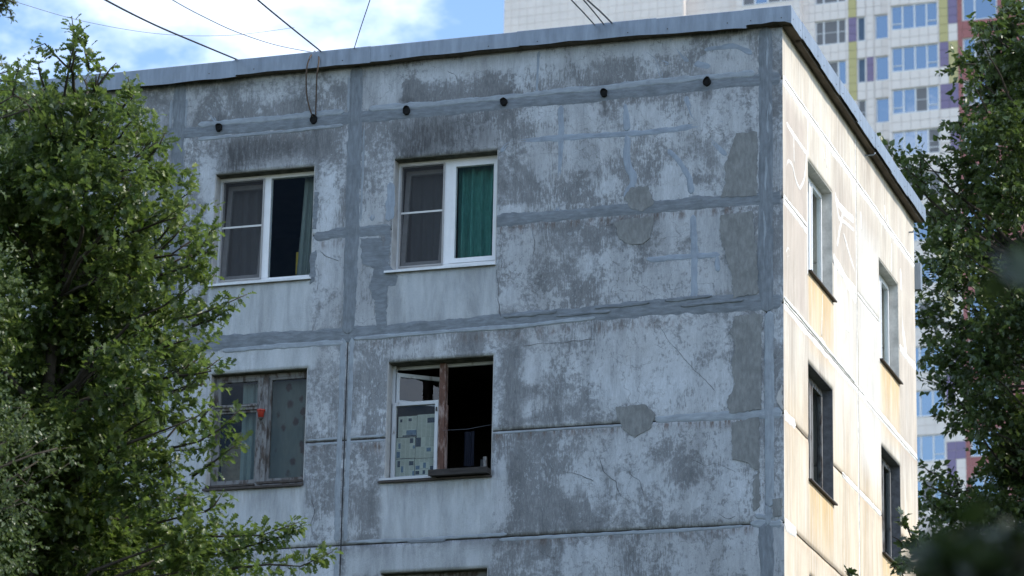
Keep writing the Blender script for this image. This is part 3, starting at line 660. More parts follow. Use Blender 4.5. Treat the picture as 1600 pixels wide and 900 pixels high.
ribbon('sealant_band', [(.02, JE), (.35, JE-.01), (.6, JE)], .16, WS, side, rag=.3, lift=.004)
for za, ya, yb in ((JA+.02, .1, YB), (JC+.01, .05, 4.6), (JC-.02, 4.7, YB), (JB+.01, .1, 1.3), (JD-.01, .6, 1.28), (JE, .6, 4.2), (JD, 2.75, 3.4)):
    n_ = int((yb-ya)/.12); ribbon('crack', [(ya+(yb-ya)*i/n_, za+random.uniform(-.008, .008)) for i in range(n_+1)], [random.uniform(.004, .014) for _ in range(n_+1)], CRKS, side, rag=.8, thick=.001, lift=.0075, step=.03)
ribbon('crack', [(SJ+.01*random.uniform(-1, 1), 3.5-.15*i) for i in range(56)], .008, CRKS, side, rag=.8, thick=.001, lift=.0075)
ribbon('sealant_band', [(SJ, ZT), (SJ, 1), (SJ, -1.4), (SJ, -5)], .07, WS, side, rag=.3)
for pts, w in (
    ([(1229,192),(1236,205),(1250,225),(1262,242)], .10), ([(1262,180),(1262,244)], .06), ([(1226,262),(1232,250),(1238,256),(1243,280),(1250,296),(1257,280),(1261,240)], .07),
    ([(1262,300),(1262,430)], .08), ([(1240,205),(1241,255)], .05), ([(1278,190),(1279,245)], .05), ([(1291,225),(1292,262)], .05), ([(1286,230),(1289,250)], .08),
    ([(1305,310),(1318,330),(1335,345)], .16), ([(1318,330),(1312,360),(1308,385)], .1), ([(1318,365),(1328,400),(1336,425)], .1), ([(1305,300),(1310,340),(1335,360)], .08),
    ([(1305,410),(1306,470)], .2), ([(1302,400),(1318,430),(1338,470)], .2), ([(1315,440),(1317,500)], .08), ([(1322,450),(1326,520)], .08), ([(1330,490),(1331,600)], .1), ([(1285,460),(1284,525)], .05),
    ([(1228,395),(1231,385),(1236,398),(1229,402),(1236,412)], .04), ([(1382,320),(1384,345)], .1), ([(1386,335),(1388,350)], .1), ([(1398,330),(1400,370)], .12), ([(1393,380),(1393,425)], .1), ([(1407,420),(1408,455)], .15),
    ([(1410,480),(1412,520),(1416,560)], .25), ([(1345,330),(1346,360)], .08), ([(1330,230),(1331,290)], .1), ([(1280,110),(1281,140)], .06), ([(1318,510),(1328,515)], .12), ([(1282,530),(1290,545)], .2)):
    ribbon('crack_sealant', spx(pts), w*.7, WS, side, rag=.45, thick=.002)

# ------------------------------------------------------------------ roof edge: sheet metal cap in lengths, soffit board
FO = .15
def cap_sheet(mapf, a, b, dz, ext=0.0, drop=0.0):
    t = .004; n = 9; mb = MB(mapf); us = np.linspace(a, b, n); o = FO+.003*random.random()+ext
    prof = []; dz0 = dz
    for i, u in enumerate(us):
        if mapf is front: dz = dz0+max(-.015, .03*(1-((u+3.8)/5.2)**2))
        w = (.006*math.sin(i*1.9+a*3)+.004*random.uniform(-1, 1))*(1 if mapf is front else .45)+drop*(i/(n-1))
        prof.append([(u, -o+.012, 3.600+dz+w+Z0), (u, -o, 3.592+dz+w+Z0), (u, -o-.004*random.random(), 3.70+dz+Z0), (u, -o, 3.812+dz*.4+Z0), (u, -o+.02, 3.825+dz*.4+Z0), (u, .45, 3.80+dz*.4+Z0)])
    k = len(prof[0])
    for p in prof: mb.v += [mb.P(*q) for q in p]
    for i in range(n-1):
        for j in range(k-1): mb.f.append((i*k+j, (i+1)*k+j, (i+1)*k+j+1, i*k+j+1))
    mb.f.append(tuple(range(k))); mb.f.append(tuple((n-1)*k+j for j in range(k))[::-1])
    s = mb.build('fascia_sheet', M['metal'], BLD)
    rv = MB(mapf)
    for f in (.15, .8):
        u = a+(b-a)*f
        for z in (3.66, ): rv.box(u-.006, u+.006, -o-.006, -o+.01, z+Z0, z+.012+Z0)
    r_ = rv.build('rivet', M['sill_dark'], s); r_['kind'] = 'stuff'
    return s
jx = [-25, -23, -21, -19, -17, -15, -13, -11, -9.2, -7.33, -5.45, -3.42, -1.6, -.43, FO-.005]
for i, (a, b) in enumerate(zip(jx[:-1], jx[1:])):
    cap_sheet(front, a-.03, b, (-.012, .004, -.006, .008)[i % 4], .003*(i % 2), (-.02, .012, -.012)[i % 3])
jy = [-FO, .45, 1.5, 2.6, 3.7, 4.8, 5.9, 7.0, YB+.12]
for i, (a, b) in enumerate(zip(jy[:-1], jy[1:])):
    cap_sheet(side, a-(.02 if i else 0), b, (-.01, .006, -.004, .01)[i % 4], .004*(i % 2))
mb = MB(); mb.box(XL, FO-.03, -FO+.03, .5, 3.625+Z0, 3.655+Z0); mb.build('soffit_board', M['soffit'], BLD)
for i in range(9):
    a = -.0+i*.92; mb = MB(); mb.box(-.2, FO-.02-.012*(i % 2), a, a+.915, 3.60+Z0, 3.622+Z0+.001*i); mb.build('soffit_board', M['soffit'], BLD)
mb = MB(side); mb.box(0.5, YB, -FO+.035, -.05, 3.57+Z0, 3.60+Z0-.002); mb.build('edge_batten', M['soffit'], BLD)
mb = MB(); mb.box(XL+.1, -.1, .5, YB-.1, 3.70+Z0, 3.75+Z0); mb.build('roof_felt', M['roof'], BLD)

# vents: short dark duct stubs in the joint under the parapet
for i, (px, py) in enumerate(((205,219),(343,200),(491,187),(636,173.5),(788,160),(944,146),(1105,128))):
    c = on_front(px, py); r = .046; mb = MB(); k = 12; jv = [random.uniform(.86, 1.14) for _ in range(k)]
    ring = lambda rr, y, s=1.28: [(c.x+rr*jv[j]*math.cos(2*math.pi*j/k), y, c.z+rr*jv[j]*s*math.sin(2*math.pi*j/k)) for j in range(k)]
    prof = [ring(r*1.05, .0), ring(r*1.0, -.045), ring(r*.86, -.05), ring(r*.78, -.026)]
    for q in prof: mb.v += q
    for a in range(3):
        for j in range(k): mb.f.append((a*k+j, a*k+(j+1) % k, (a+1)*k+(j+1) % k, (a+1)*k+j))
    mb.f.append(tuple(range(3*k, 4*k)))
    mb.build('vent_hole', M['vent'], BLD)

# small fixings of the side wall
for px, py, l in ((1352, 243, .12), (1420, 363, .06)):
    q = on_side(px, py); MB().tube([(q.x-.05, q.y, q.z), (q.x+l, q.y, q.z), (q.x+l+.02, q.y, q.z+.03)], .012).build('wall_hook', M['metal'], BLD)
q = Vector((-.1, YB+.02, Z0+2.9)); mb = MB(); mb.box(-.12, .09, YB+.003, YB+.12, Z0+2.55, Z0+2.95); mb.build('end_flashing', M['metal'], BLD)

# ------------------------------------------------------------------ windows
def frame_ring(mb, x0, x1, z0, z1, d0, d1, w):
    w = w if hasattr(w, '__len__') else (w, w, w, w)     # left, right, bottom, top
    mb.box(x0, x0+w[0], d0, d1, z0+Z0, z1+Z0); mb.box(x1-w[1], x1, d0, d1, z0+Z0, z1+Z0)
    mb.box(x0+w[0], x1-w[1], d0+.001, d1-.001, z0+Z0, z0+w[2]+Z0); mb.box(x0+w[0], x1-w[1], d0+.001, d1-.001, z1-w[3]+Z0, z1+Z0)
def lining(op, mapf, mat, d=.17):
    """plaster on the four sides of the opening"""
    x0, x1, z0, z1 = op; mb = MB(mapf); t = .012
    mb.box(x0, x0+t, .004, d, z0+Z0, z1+Z0); mb.box(x1-t, x1, .004, d, z0+Z0, z1+Z0)
    mb.box(x0+t, x1-t, .004, d, z0+Z0, z0+t+Z0)
    m2 = MB(mapf); m2.box(x0+t, x1-t, .004, d, z1-t+Z0, z1+Z0); m2.build('lintel_soffit', M['soffit_plaster'] if mapf is front else mat, BLD)
    return mb.build('window_reveal', mat, BLD)
def sill(parent, mapf, x0, x1, z, d0=-.06, d1=.16, mat='sill', slope=.03, lip=.028):
    mb = MB(mapf)
    a = [(x0, d0, z-slope+Z0), (x1, d0, z-slope+Z0), (x1, d1, z+Z0), (x0, d1, z+Z0)]
    b = [(x0, d0, z-slope-lip+Z0), (x1, d0, z-slope-lip+Z0), (x1, d0+.012, z-slope-lip+Z0), (x0, d0+.012, z-slope-lip+Z0)]
    mb.quad(*a); mb.quad(a[1], a[0], b[0], b[1]); mb.quad(b[1], b[0], b[3], b[2]); mb.quad((x0, d1, z-.01+Z0), (x1, d1, z-.01+Z0), b[2], b[3])
    mb.quad(a[0], a[3], (x0, d1, z-.01+Z0), b[3], b[0]); mb.quad(a[2], a[1], b[1], b[2], (x1, d1, z-.01+Z0))
    return mb.build('sill', M[mat], parent)
def pane(parent, mapf, x0, x1, z0, z1, d, mat):
    mb = MB(mapf); mb.box(x0, x1, d, d+.006, z0+Z0, z1+Z0); return mb.build('pane', M[mat], parent)
def ring_obj(name, parent, mapf, x0, x1, z0, z1, d0, d1, w, mat):
    mb = MB(mapf); frame_ring(mb, x0, x1, z0, z1, d0, d1, w); return mb.build(name, M[mat], parent)
def tilted(parent, mapf, x0, x1, z0, z1, d, ang, w, mat, gmat):
    """sash hinged at its bottom and tilted into the room"""
    s_, c_ = math.sin(ang), math.cos(ang)
    f = lambda u, dd, z: mapf(u, d+(dd*c_+(z-z0-Z0)*s_), z0+Z0+(z-z0-Z0)*c_-dd*s_)
    o = ring_obj('sash', parent, f, x0, x1, z0, z1, 0, .05, w, mat)
    mb = MB(f); mb.box(x0+w, x1-w, .02, .026, z0+w+Z0, z1-w+Z0); mb.build('pane', M[gmat], o)
    return o
def curtain_mesh(mapf, x0, x1, z0, z1, d, folds, amp, mat, flare=0.0, seed=0, lean=0.0):
    nu, nz_ = max(24, int(folds*9)), 14; r = random.Random(seed); ph = [r.uniform(0, 6) for _ in range(4)]
    V = []
    for i in range(nu+1):
        f = i/nu
        for j in range(nz_+1):
            g = j/nz_; a = amp*(.6+.4*(1-g))*(math.sin(f*folds*2*math.pi+ph[0]+.5*math.sin(g*3+ph[1]))+.45*math.sin(f*folds*4.3*math.pi+ph[2]+g))
            x = x0+(x1-x0)*f*(1+flare*(1-g))+lean*(1-g)
            V.append(mapf(x, d+a, z0+(z1-z0)*g+Z0))
    I = (np.arange(nu)[:, None]*(nz_+1)+np.arange(nz_)[None])
    F = np.stack([I, I+nz_+1, I+nz_+2, I+1], -1).reshape(-1, 4)
    return np_mesh('curtain', V, F, mat, smooth=True)
def cloth(name, c0, c1, scale=30, pattern=None):
    t = NT(name); n = t.noise(t.vec((1, 1, .25)), scale, 4, .6); c = t.mix(n, c0, c1)
    if pattern:
        v = t.vec((1, 1, 1)); d = t.voro(t.vec((1, 1, .8)), 6.2, 'F1'); n3 = t.noise(v, 26, 3)
        m_ = t.ramp(t.math('ADD', d, t.math('MULTIPLY', n3, .35)), (.36, 1.), (.50, 0.)); c = t.mix(t.math('MULTIPLY', m_, .85), c, pattern)
    m_ = t.fin(c, .9, .1); return m_
CUR_GREEN = cloth('green_curtain_cloth', (.03, .11, .092), (.13, .36, .30))
CUR_GREY = cloth('grey_curtain_cloth', (.16, .19, .175), (.28, .31, .29))
CUR_NET = cloth('grey_net_curtain_cloth', (.16, .17, .18), (.34, .35, .37))
CUR_PALE = cloth('pale_green_curtain_cloth', (.16, .20, .19), (.26, .31, .295))
CUR_FLOWER = cloth('flowered_curtain_cloth', (.095, .11, .10), (.16, .175, .16), 30, (.065, .032, .024))
CUR_WHITE = cloth('white_curtain_cloth', (.5, .5, .5), (.7, .7, .7))
def curtain(label, mapf, *a, group=None, **k):
    o = link('curtain', curtain_mesh(mapf, *a, **k)); return tag(o, label, 'curtain', group)

def pvc_window(op, mapf, rev, wide_right):
    x0, x1, z0, z1 = op; d = .165; lining(op, mapf, rev, .25)
    fb = z0+.075
    o = ring_obj('window', BLD, mapf, x0+.013, x1-.013, fb, z1-.013, d, d+.07, (.045, .04, .055, .05), 'pvc')
    xm = (x0+x1)/2-.02
    mb = MB(mapf); mb.box(xm-.045, xm+.05, d-.004, d+.066, fb+.055+Z0, z1-.063+Z0); mb.build('mullion', M['pvc'], o)
    # left half: insect net outside, sash tilted behind it
    n0, n1, q0, q1 = x0+.05, xm-.04, fb+.045, z1-.055
    s = ring_obj('insect_screen', o, mapf, n0, n1, q0, q1, d-.022, d-.006, .018, 'net_frame')
    zm = q0+(q1-q0)*.53
    mb = MB(mapf); mb.box(n0+.018, n1-.018, d-.021, d-.008, zm-.012+Z0, zm+.012+Z0); mb.build('screen_bar', M['pvc_dirty'], s)
    mb = MB(mapf); mb.quad((n0+.018, d-.013, q0+.018+Z0), (n1-.018, d-.013, q0+.018+Z0), (n1-.018, d-.013, q1-.018+Z0), (n0+.018, d-.013, q1-.018+Z0)); mb.build('net', M['net'], s)
    tilted(o, mapf, x0+.065, xm-.05, fb+.06, z1-.07, d+.01, R(6), .06, 'pvc_dirty', 'glass')
    if wide_right:
        ring_obj('sash', o, mapf, xm+.052, x1-.055, fb+.057, z1-.065, d-.012, d+.05, (.06, .05, .06, .06), 'pvc')
        pane(o, mapf, xm+.11, x1-.104, fb+.116, z1-.124, d+.02, 'glass')
    else:
        pane(o, mapf, xm+.05, x1-.05, fb+.055, z1-.063, d+.02, 'glass')
    sill(o, mapf, x0-.03 if not wide_right else x0-.07, x1+.005, fb-.012, -.055, d+.01)
    return o, xm, fb
w1, xm1, fb1 = pvc_window(FW_OPEN[0], front, M['reveal'], False)
w2, xm2, fb2 = pvc_window(FW_OPEN[1], front, M['reveal'], True)
curtain('grey net curtain behind the insect screen of the upper left front window', front, -7.58, -6.98, .85, 2.25, .42, 4, .04, CUR_NET, seed=1)
curtain('narrow grey green curtain hanging at the right of the upper left front window', front, -6.50, -6.26, .80, 2.28, .36, 3, .03, CUR_GREY, seed=2, lean=-.07)
curtain('grey net curtain beside the green curtain, behind the insect screen', front, -5.1, -4.46, .85, 2.25, .42, 4, .04, CUR_NET, seed=3)
curtain('bright green curtain in the upper window next to the blank wall', front, -4.38, -3.76, .80, 2.28, .36, 4.5, .05, CUR_GREEN, seed=4)
# plant and yellow box seen in the dark room of the upper left window
mb = MB(); mb.box(-6.60, -6.50, .40, .46, Z0+.98, Z0+1.28)
tag(mb.build('box', simple('yellow_card', (.35, .24, .02), .6)), 'upright yellow box standing inside the upper left window', 'box')

# old timber window, upper right sash lost to the dark: lower left
def old_window_left():
    op = FW_OPEN[2]; x0, x1, z0, z1 = op; d = .12; lining(op, front, M['reveal'], .2)
    o = ring_obj('window', BLD, front, x0+.013, x1-.013, z0+.06, z1-.013, d, d+.09, (.05, .02, .05, .05), 'wood')
    xm = x0+.71
    mb = MB(); mb.box(xm-.075, xm-.012, d-.02, d+.085, z0+.11+Z0, z1-.063+Z0); mb.box(xm-.006, xm+.06, d-.028, d+.08, z0+.112+Z0, z1-.065+Z0); mb.build('mullion', M['wood'], o)
    zv = z1-.44
    mb = MB(); mb.box(x0+.063, xm-.077, d-.025, d+.06, zv-.035+Z0, zv+.03+Z0); mb.box(x0+.05, xm-.077, d-.045, d-.025, zv+.005+Z0, zv+.028+Z0); mb.build('transom', M['wood'], o)
    ring_obj('sash', o, front, x0+.064, xm-.077, zv+.032, z1-.064, d+.005, d+.05, (.04, .02, .02, .03), 'wood')
    ring_obj('sash', o, front, x0+.064, xm-.077, z0+.112, zv-.037, d+.005, d+.05, (.045, .025, .04, .03), 'wood')
    ring_obj('sash', o, front, xm+.062, x1-.034, z0+.112, z1-.064, d+.005, d+.05, (.035, .02, .04, .03), 'wood')
    pane(o, front, x0+.1, xm-.095, zv+.05, z1-.09, d+.028, 'glass_old'); pane(o, front, x0+.105, xm-.1, z0+.15, zv-.065, d+.028, 'glass_old'); pane(o, front, xm+.095, x1-.05, z0+.15, z1-.09, d+.028, 'glass_old')
    sill(o, front, x0-.02, x1+.0, z0+.055, -.05, d+.01, 'sill_dark', .03, .03)
    mb = MB(); mb.box(x0+.01, xm-.03, -.042, -.002, z0+.035+Z0, z0+.06+Z0); mb.box(xm+.01, x1-.005, -.052, -.006, z0+.045+Z0, z0+.075+Z0); mb.build('drip_rail', M['sill_dark'], o)
    return xm
xm3 = old_window_left()
x0, x1, z0, z1 = FW_OPEN[2]
curtain('pale curtain gathered to the left of the post, old lower left window', front, x0+.36, xm3-.08, z0+.15, z1-.08, .27, 2.5, .02, CUR_PALE, seed=5, lean=.0)
curtain('brown flowered curtain filling the right half of the old lower left window', front, xm3+.05, x1-.03, z0+.12, z1-.08, .26, 2.5, .012, CUR_FLOWER, seed=6)
mb = MB(); mb.v += [(x0+.08, .30, z0+.12+Z0), (xm3-.12, .30, z0+.12+Z0), (xm3-.14, .30, z0+.95+Z0), (x0+.3, .30, z0+.82+Z0), (x0+.08, .30, z0+.55+Z0)]
mb.v += [(a, b+.012, c) for a, b, c in mb.v[:5]]; mb.f += [(0, 1, 2, 3, 4), (9, 8, 7, 6, 5)]+[(i, (i+1) % 5, 5+(i+1) % 5, 5+i) for i in range(5)]
tag(mb.build('cardboard', simple('brown_cardboard', (.19, .155, .11), .9)), 'torn brown cardboard sheet behind the left panes of the old lower left window', 'cardboard')
# red flower pot on its wire
fp = empty('flower_pot', (xm3+.0, .05, Z0-.965)); tag(fp, 'small red plastic flower pot hanging on the post of the old lower left window', 'flower pot')
def lathe(prof, c, k=16):
    mb = MB()
    for r_, z in prof: mb.v += [(c[0]+r_*math.cos(2*math.pi*j/k), c[1]+r_*math.sin(2*math.pi*j/k), c[2]+z) for j in range(k)]
    for a in range(len(prof)-1):
        for j in range(k): mb.f.append((a*k+j, a*k+(j+1) % k, (a+1)*k+(j+1) % k, (a+1)*k+j))
    mb.f.append(tuple(range(k))[::-1]); mb.f.append(tuple((len(prof)-1)*k+j for j in range(k))); mb.smooth = True
    return mb
RED = simple('red_plastic', (.36, .035, .02), .4, .5, 0, .12)
c = (xm3, .035, Z0-1.02)
lathe([(.035, 0), (.044, .075), (.046, .08)], c).build('pot_body', RED, fp); lathe([(.053, .08), (.055, .105), (.047, .105), (.04, .085)], c).build('pot_rim', RED, fp)
lathe([(.012, -.035), (.03, -.012), (.034, 0)], c).build('drip_saucer', M['sill_dark'], fp)
for sgn in (-1, 1): MB().tube([(c[0]+sgn*.05, c[1], c[2]+.09), (c[0]+sgn*.012, c[1]+.02, c[2]+.3)], .003, 5).build('hanging_wire', M['wire'], fp)

# old window with newspapers, right half standing open
def old_window_right():
    op = FW_OPEN[3]; x0, x1, z0, z1 = op; d = .17; lining(op, front, M['reveal'], .27)
    mb = MB(); mb.box(x0+.013, x0+.05, d, d+.08, z0+.05+Z0, z1-.013+Z0); mb.box(x0+.05, x1-.013, d+.06, d+.1, z1-.05+Z0, z1-.013+Z0); mb.box(x1-.03, x1-.013, d+.03, d+.1, z0+.05+Z0, z1-.05+Z0); mb.box(x0+.05, x1-.03, d+.004, d+.09, z0+.04+Z0, z0+.075+Z0)
    o = mb.build('window', M['wood_white'], BLD)
    xm = x0+.695
    mb = MB(); mb.box(xm-.05, xm+.03, d-.01, d+.09, z0+.08+Z0, z1-.02+Z0); mb.box(xm+.031, xm+.05, d+.01, d+.07, z0+.082+Z0, z0+1.02+Z0); mb.build('mullion', M['wood_red'], o)
    zt = z1-.5
    s = ring_obj('sash', o, front, x0+.035, xm-.052, z0+.078, zt, d-.035, d+.02, (.045, .04, .035, .045), 'wood_white')
    pane(s, front, x0+.08, xm-.09, z0+.11, zt-.045, d-.005, 'glass_old')
    # small vent sash standing open into the room, hinged on its left side
    a = R(-36); ca, sa = math.cos(a), math.sin(a); px0 = x0+.07
    f = lambda u, dd, z: front(px0+(u*ca+dd*sa), d+.0-(u*sa)+dd*ca, z)
    v = ring_obj('sash', o, f, 0, .62, zt+.012, z1-.10, 0, .045, (.04, .05, .035, .05), 'wood_white')
    mb = MB(f); mb.box(.04, .57, .02, .026, zt+.047+Z0, z1-.15+Z0); mb.build('pane', M['glass_sky'], v)
    mb = MB(); mb.box(xm-.075, xm-.06, d-.06, d-.036, z0+.93+Z0, z0+.98+Z0); mb.build('latch', M['sill_dark'], o)
    sill(o, front, x0-.07, x1+.005, z0+.04, -.045, d+.01, 'wood_white' if False else 'sill_dark', .02, .02)
    mb = MB(); mb.box(x0-.06, xm, -.03, .05, z0+.033+Z0, z0+.06+Z0); mb.build('sill_board', M['wood_white'], o)
    return xm, zt
xm4, zt4 = old_window_right()
x0, x1, z0, z1 = FW_OPEN[3]
PAPER = simple('old_newsprint', (.46, .475, .42), .9, .1, 0, .08, 20, .05)
INK = [simple('newsprint_photo_dark', (.05, .06, .08), .9, .1, 0, .5, 60), simple('newsprint_photo_blue', (.12, .17, .24), .9, .1, 0, .5, 60)]
LINE = simple('newsprint_text', (.30, .31, .27), .9, .1, 0, .2, 90)
px0, px1 = x0+.082, xm4-.092; pw = px1-px0; pb = z0+.113
sheets = [  # fractions of the pane: u0 u1 z0 z1, pictures
 ('topmost left newspaper sheet on the pane, two small photos above a wide one', .04, .52, .56, .86, [(.1, .22, .72, .86, 0), (.55, .72, .74, .88, 0), (.45, .98, .10, .32, 1), (.25, .98, .02, .09, 0)]),
 ('top right newspaper sheet stuck on the pane with a single photo at its edge', .525, 1.0, .54, .87, [(.55, .98, .62, .84, 0)]),
 ('middle left newspaper sheet stuck on the pane with blue photos at its left edge', .0, .49, .26, .555, [(.04, .22, .05, .34, 1), (.12, .24, .48, .74, 1), (.72, .9, .72, .95, 0), (.88, .99, .45, .6, 1)]),
 ('middle right newspaper sheet on the pane, with a tall and a small square photo', .495, .99, .25, .55, [(.02, .28, .55, .98, 0), (.58, .8, .30, .48, 1)]),
 ('bottom left newspaper sheet on the pane with scattered small photos', .0, .485, .0, .255, [(.1, .24, .55, .9, 0), (.3, .42, .25, .6, 1), (.72, .95, .62, .85, 0), (.9, .99, .05, .3, 1)]),
 ('bottom right newspaper sheet stuck on the pane with rows of narrow photos', .49, .985, .0, .248, [(.04, .25, .1, .3, 0), (.05, .26, .38, .6, 1), (.42, .55, .1, .32, 0), (.44, .58, .45, .75, 1), (.8, .97, .1, .55, 0)])]
for lab, a, b, q0, q1, pics in sheets:
    hh = zt4-.045-z0-.113; X0, X1, A0, A1 = px0+pw*a, px0+pw*b, pb+hh*q0, pb+hh*q1
    dd = .176+.003*random.random()
    mb = MB(); mb.box(X0+.002, X1-.002, dd, dd+.0015, A0+.002+Z0, A1-.002+Z0); o = mb.build('newspaper', PAPER); tag(o, lab, 'newspaper', 'newspapers pasted over the open window')
    for (u0, u1, v0, v1, k) in pics:
        m2 = MB(); m2.box(X0+(X1-X0)*u0, X0+(X1-X0)*u1, dd-.0025, dd-.0008, A0+(A1-A0)*v0+Z0, A0+(A1-A0)*v1+Z0); m2.build('printed_photo', INK[k], o)
    m2 = MB()
    nl = int((A1-A0)/.016)
    for cidx in range(4):
        for i in range(nl):
            z = A0+.01+i*.016; u0 = .04+cidx*.24; u1 = u0+.2
            if any(u0 < q[1] and u1 > q[0] and (z-A0)/(A1-A0) < q[3]+.03 and (z-A0)/(A1-A0) > q[2]-.04 for q in pics): continue
            m2.box(X0+(X1-X0)*u0, X0+(X1-X0)*(u1-.02*random.random()), dd-.002, dd-.0005, z+Z0, z+.006+Z0)
    if m2.v: m2.build('printed_text', LINE, o)['kind'] = 'stuff'
# window box on the sill, board leaning in it, clothes line and laundry in the dark room
wb = empty('window_box', ((xm4+x1)/2, 0, Z0+z0+.02)); tag(wb, 'dark wooden window box hung below the open half of the newspaper window', 'window box')
bx0, bx1 = xm4-.06, x1-.012
DW = simple('dark_damp_wood', (.035, .03, .027), .7, .3, 0, .5, 16, .4, (.3, 1, 1))
for nm, q in (('front_board', (bx0, bx1, -.15, -.13, z0+.03, z0+.105)), ('bottom_board', (bx0+.004, bx1-.004, -.13, .06, z0+.035, z0+.055)), ('end_board', (bx0, bx0+.02, -.13, .05, z0+.056, z0+.10)), ('end_board', (bx1-.02, bx1, -.13, .05, z0+.056, z0+.10))):
    mb = MB(); mb.box(*q[:4], q[4]+Z0, q[5]+Z0); mb.build(nm, DW, wb)
mb = MB(); f = lambda u, d_, z: (x1-.075+u+.12*(z-z0-Z0)*-.2, -.11+d_, z); mb.map = f; mb.box(0, .045, 0, .02, z0+.06+Z0, z0+.24+Z0)
tag(mb.build('offcut', M['wood']), 'short pale board standing upright at the right end of the window box', 'board')
tag(MB().tube([(xm4+.05, .06, Z0-1.33), ((xm4+x1)/2, .06, Z0-1.335), (x1-.0, .05, Z0-1.295)], .0025, 5).build('clothes_line', simple('grey_line', (.10, .11, .13), .7)), 'thin clothes line strung across the dark open half of the newspaper window', 'clothes line')
tag(link('cloth', curtain_mesh(front, xm4+.16, xm4+.30, z0+.30, z0+.75, .55, 1.5, .02, cloth('blue_cloth', (.015, .018, .028), (.028, .03, .045)), seed=9)), 'dark blue cloth hanging in the room behind the open half of the newspaper window', 'cloth')
tag(link('cloth', curtain_mesh(front, xm4+.20, xm4+.235, z0+.42, z0+.52, 1.1, 1, .01, CUR_NET, seed=10)), 'small white rag hanging in the dark room behind the newspaper window', 'cloth')

# window below, only its head in the photograph
op = FW_OPEN[4]; lining(op, front, M['reveal'], .2)
o = ring_obj('window', BLD, front, op[0]+.013, op[1]-.013, op[2]+.06, op[3]-.013, .13, .2, .06, 'wood'); pane(o, front, op[0]+.07, op[1]-.07, op[2]+.1, op[3]-.07, .16, 'glass_old')

# side wall windows
for i, op in enumerate(SW_OPEN):
    x0, x1, z0, z1 = op; old = i >= 2
    mat = M['reveal_dark'] if old else M['reveal_side']; lining(op, side, mat, .2); d = .14
    fm = 'wood' if old else 'pvc'
    o = ring_obj('window', BLD, side, x0+.013, x1-.013, z0+.05, z1-.013, d, d+.06, .05, fm)
    xm = (x0+x1)/2
    mb = MB(side); mb.box(xm-.05, xm+.05, d-.006, d+.055, z0+.101+Z0, z1-.064+Z0); mb.build('mullion', M[fm], o)
    for a, b in ((x0+.064, xm-.051), (xm+.051, x1-.064)):
        s = ring_obj('sash', o, side, a, b, z0+.102, z1-.065, d-.014, d+.04, .045, fm); pane(s, side, a+.045, b-.045, z0+.147, z1-.11, d+.01, 'glass_old' if old else 'glass')
    sill(o, side, x0-.02, x1+.02, z0+.045, -.05, d+.005, 'sill_dark', .02, .02)
    if not old:
        curtain(('white curtain behind the side window nearest the building corner, top storey', 'white curtain behind the far side window of the top storey')[i], side, x0+.06, x1-.06, z0+.08, z1-.06, .33, 8, .025, CUR_WHITE, seed=20+i)

# ------------------------------------------------------------------ cables over the roof
def wire(name, label, pts_px, depths, rad, mat, sag=0.0, cat='cable', group='cables over the roof', straight=None):
    P = [at_depth(px, py, D) for (px, py), D in zip(pts_px, depths)]
    # resample through the points with a smooth curve
    out = []; n = len(P)
    for i in range(n-1):
        p0, p1, p2, p3 = P[max(i-1, 0)], P[i], P[i+1], P[min(i+2, n-1)]
        for k in range(10):
            t = k/10; out.append(.5*((2*p1)+(p2-p0)*t+(2*p0-5*p1+4*p2-p3)*t*t+(3*p1-p0-3*p2+p3)*t**3))
    out.append(P[-1])
    return tag(MB().tube(out, rad, 6).build(name, M[mat]), label, cat, group)
def dep(px, py): return (on_front(px, py, -.05)-CAM).dot(FW)
for lab, pts, f, rad, m_ in (
    ('heavy black cable from the roof edge to the upper left, left of the cable loop', [(375,95),(310,68),(240,38),(165,0),(60,-60)], .72, .011, 'wire'),
    ('thin slack cable running from the looped cable on the roof edge to the upper left', [(490,82),(430,70),(370,50),(320,27),(270,0),(200,-45)], .75, .006, 'wire_thin'),
    ('straight black cable rising steeply left from the top of the cable loop', [(505,83),(455,43),(403,0),(350,-48)], .75, .010, 'wire'),
    ('single thin grey wire rising almost upright from the roof edge beside the middle joint', [(552,80),(564,42),(578,0),(590,-40)], .8, .006, 'wire_thin'),
    ('very faint thin wire sagging across the clouds behind the oak top', [(460,43),(360,55),(250,53),(130,33),(25,3),(-60,-24)], .8, .0035, 'wire_thin'),
    ('leftmost of three black cables in front of the tower, crossing above the roof edge', [(931,41),(912,20),(893,0),(850,-48)], .8, .008, 'wire'),
    ('middle of three black cables in front of the tower, crossing above the roof edge', [(945,40),(929,20),(912,0),(870,-50)], .8, .008, 'wire'),
    ('rightmost and heaviest of three black cables in front of the tower', [(958,38),(938,18),(918,0),(870,-46)], .8, .010, 'wire')):
    D = dep(*pts[0]) if 'faint' not in lab else dep(480, 60)
    wire('cable', lab, pts, [D+.25+(D*f-D)*i/(len(pts)-1) for i in range(len(pts))], rad, m_)
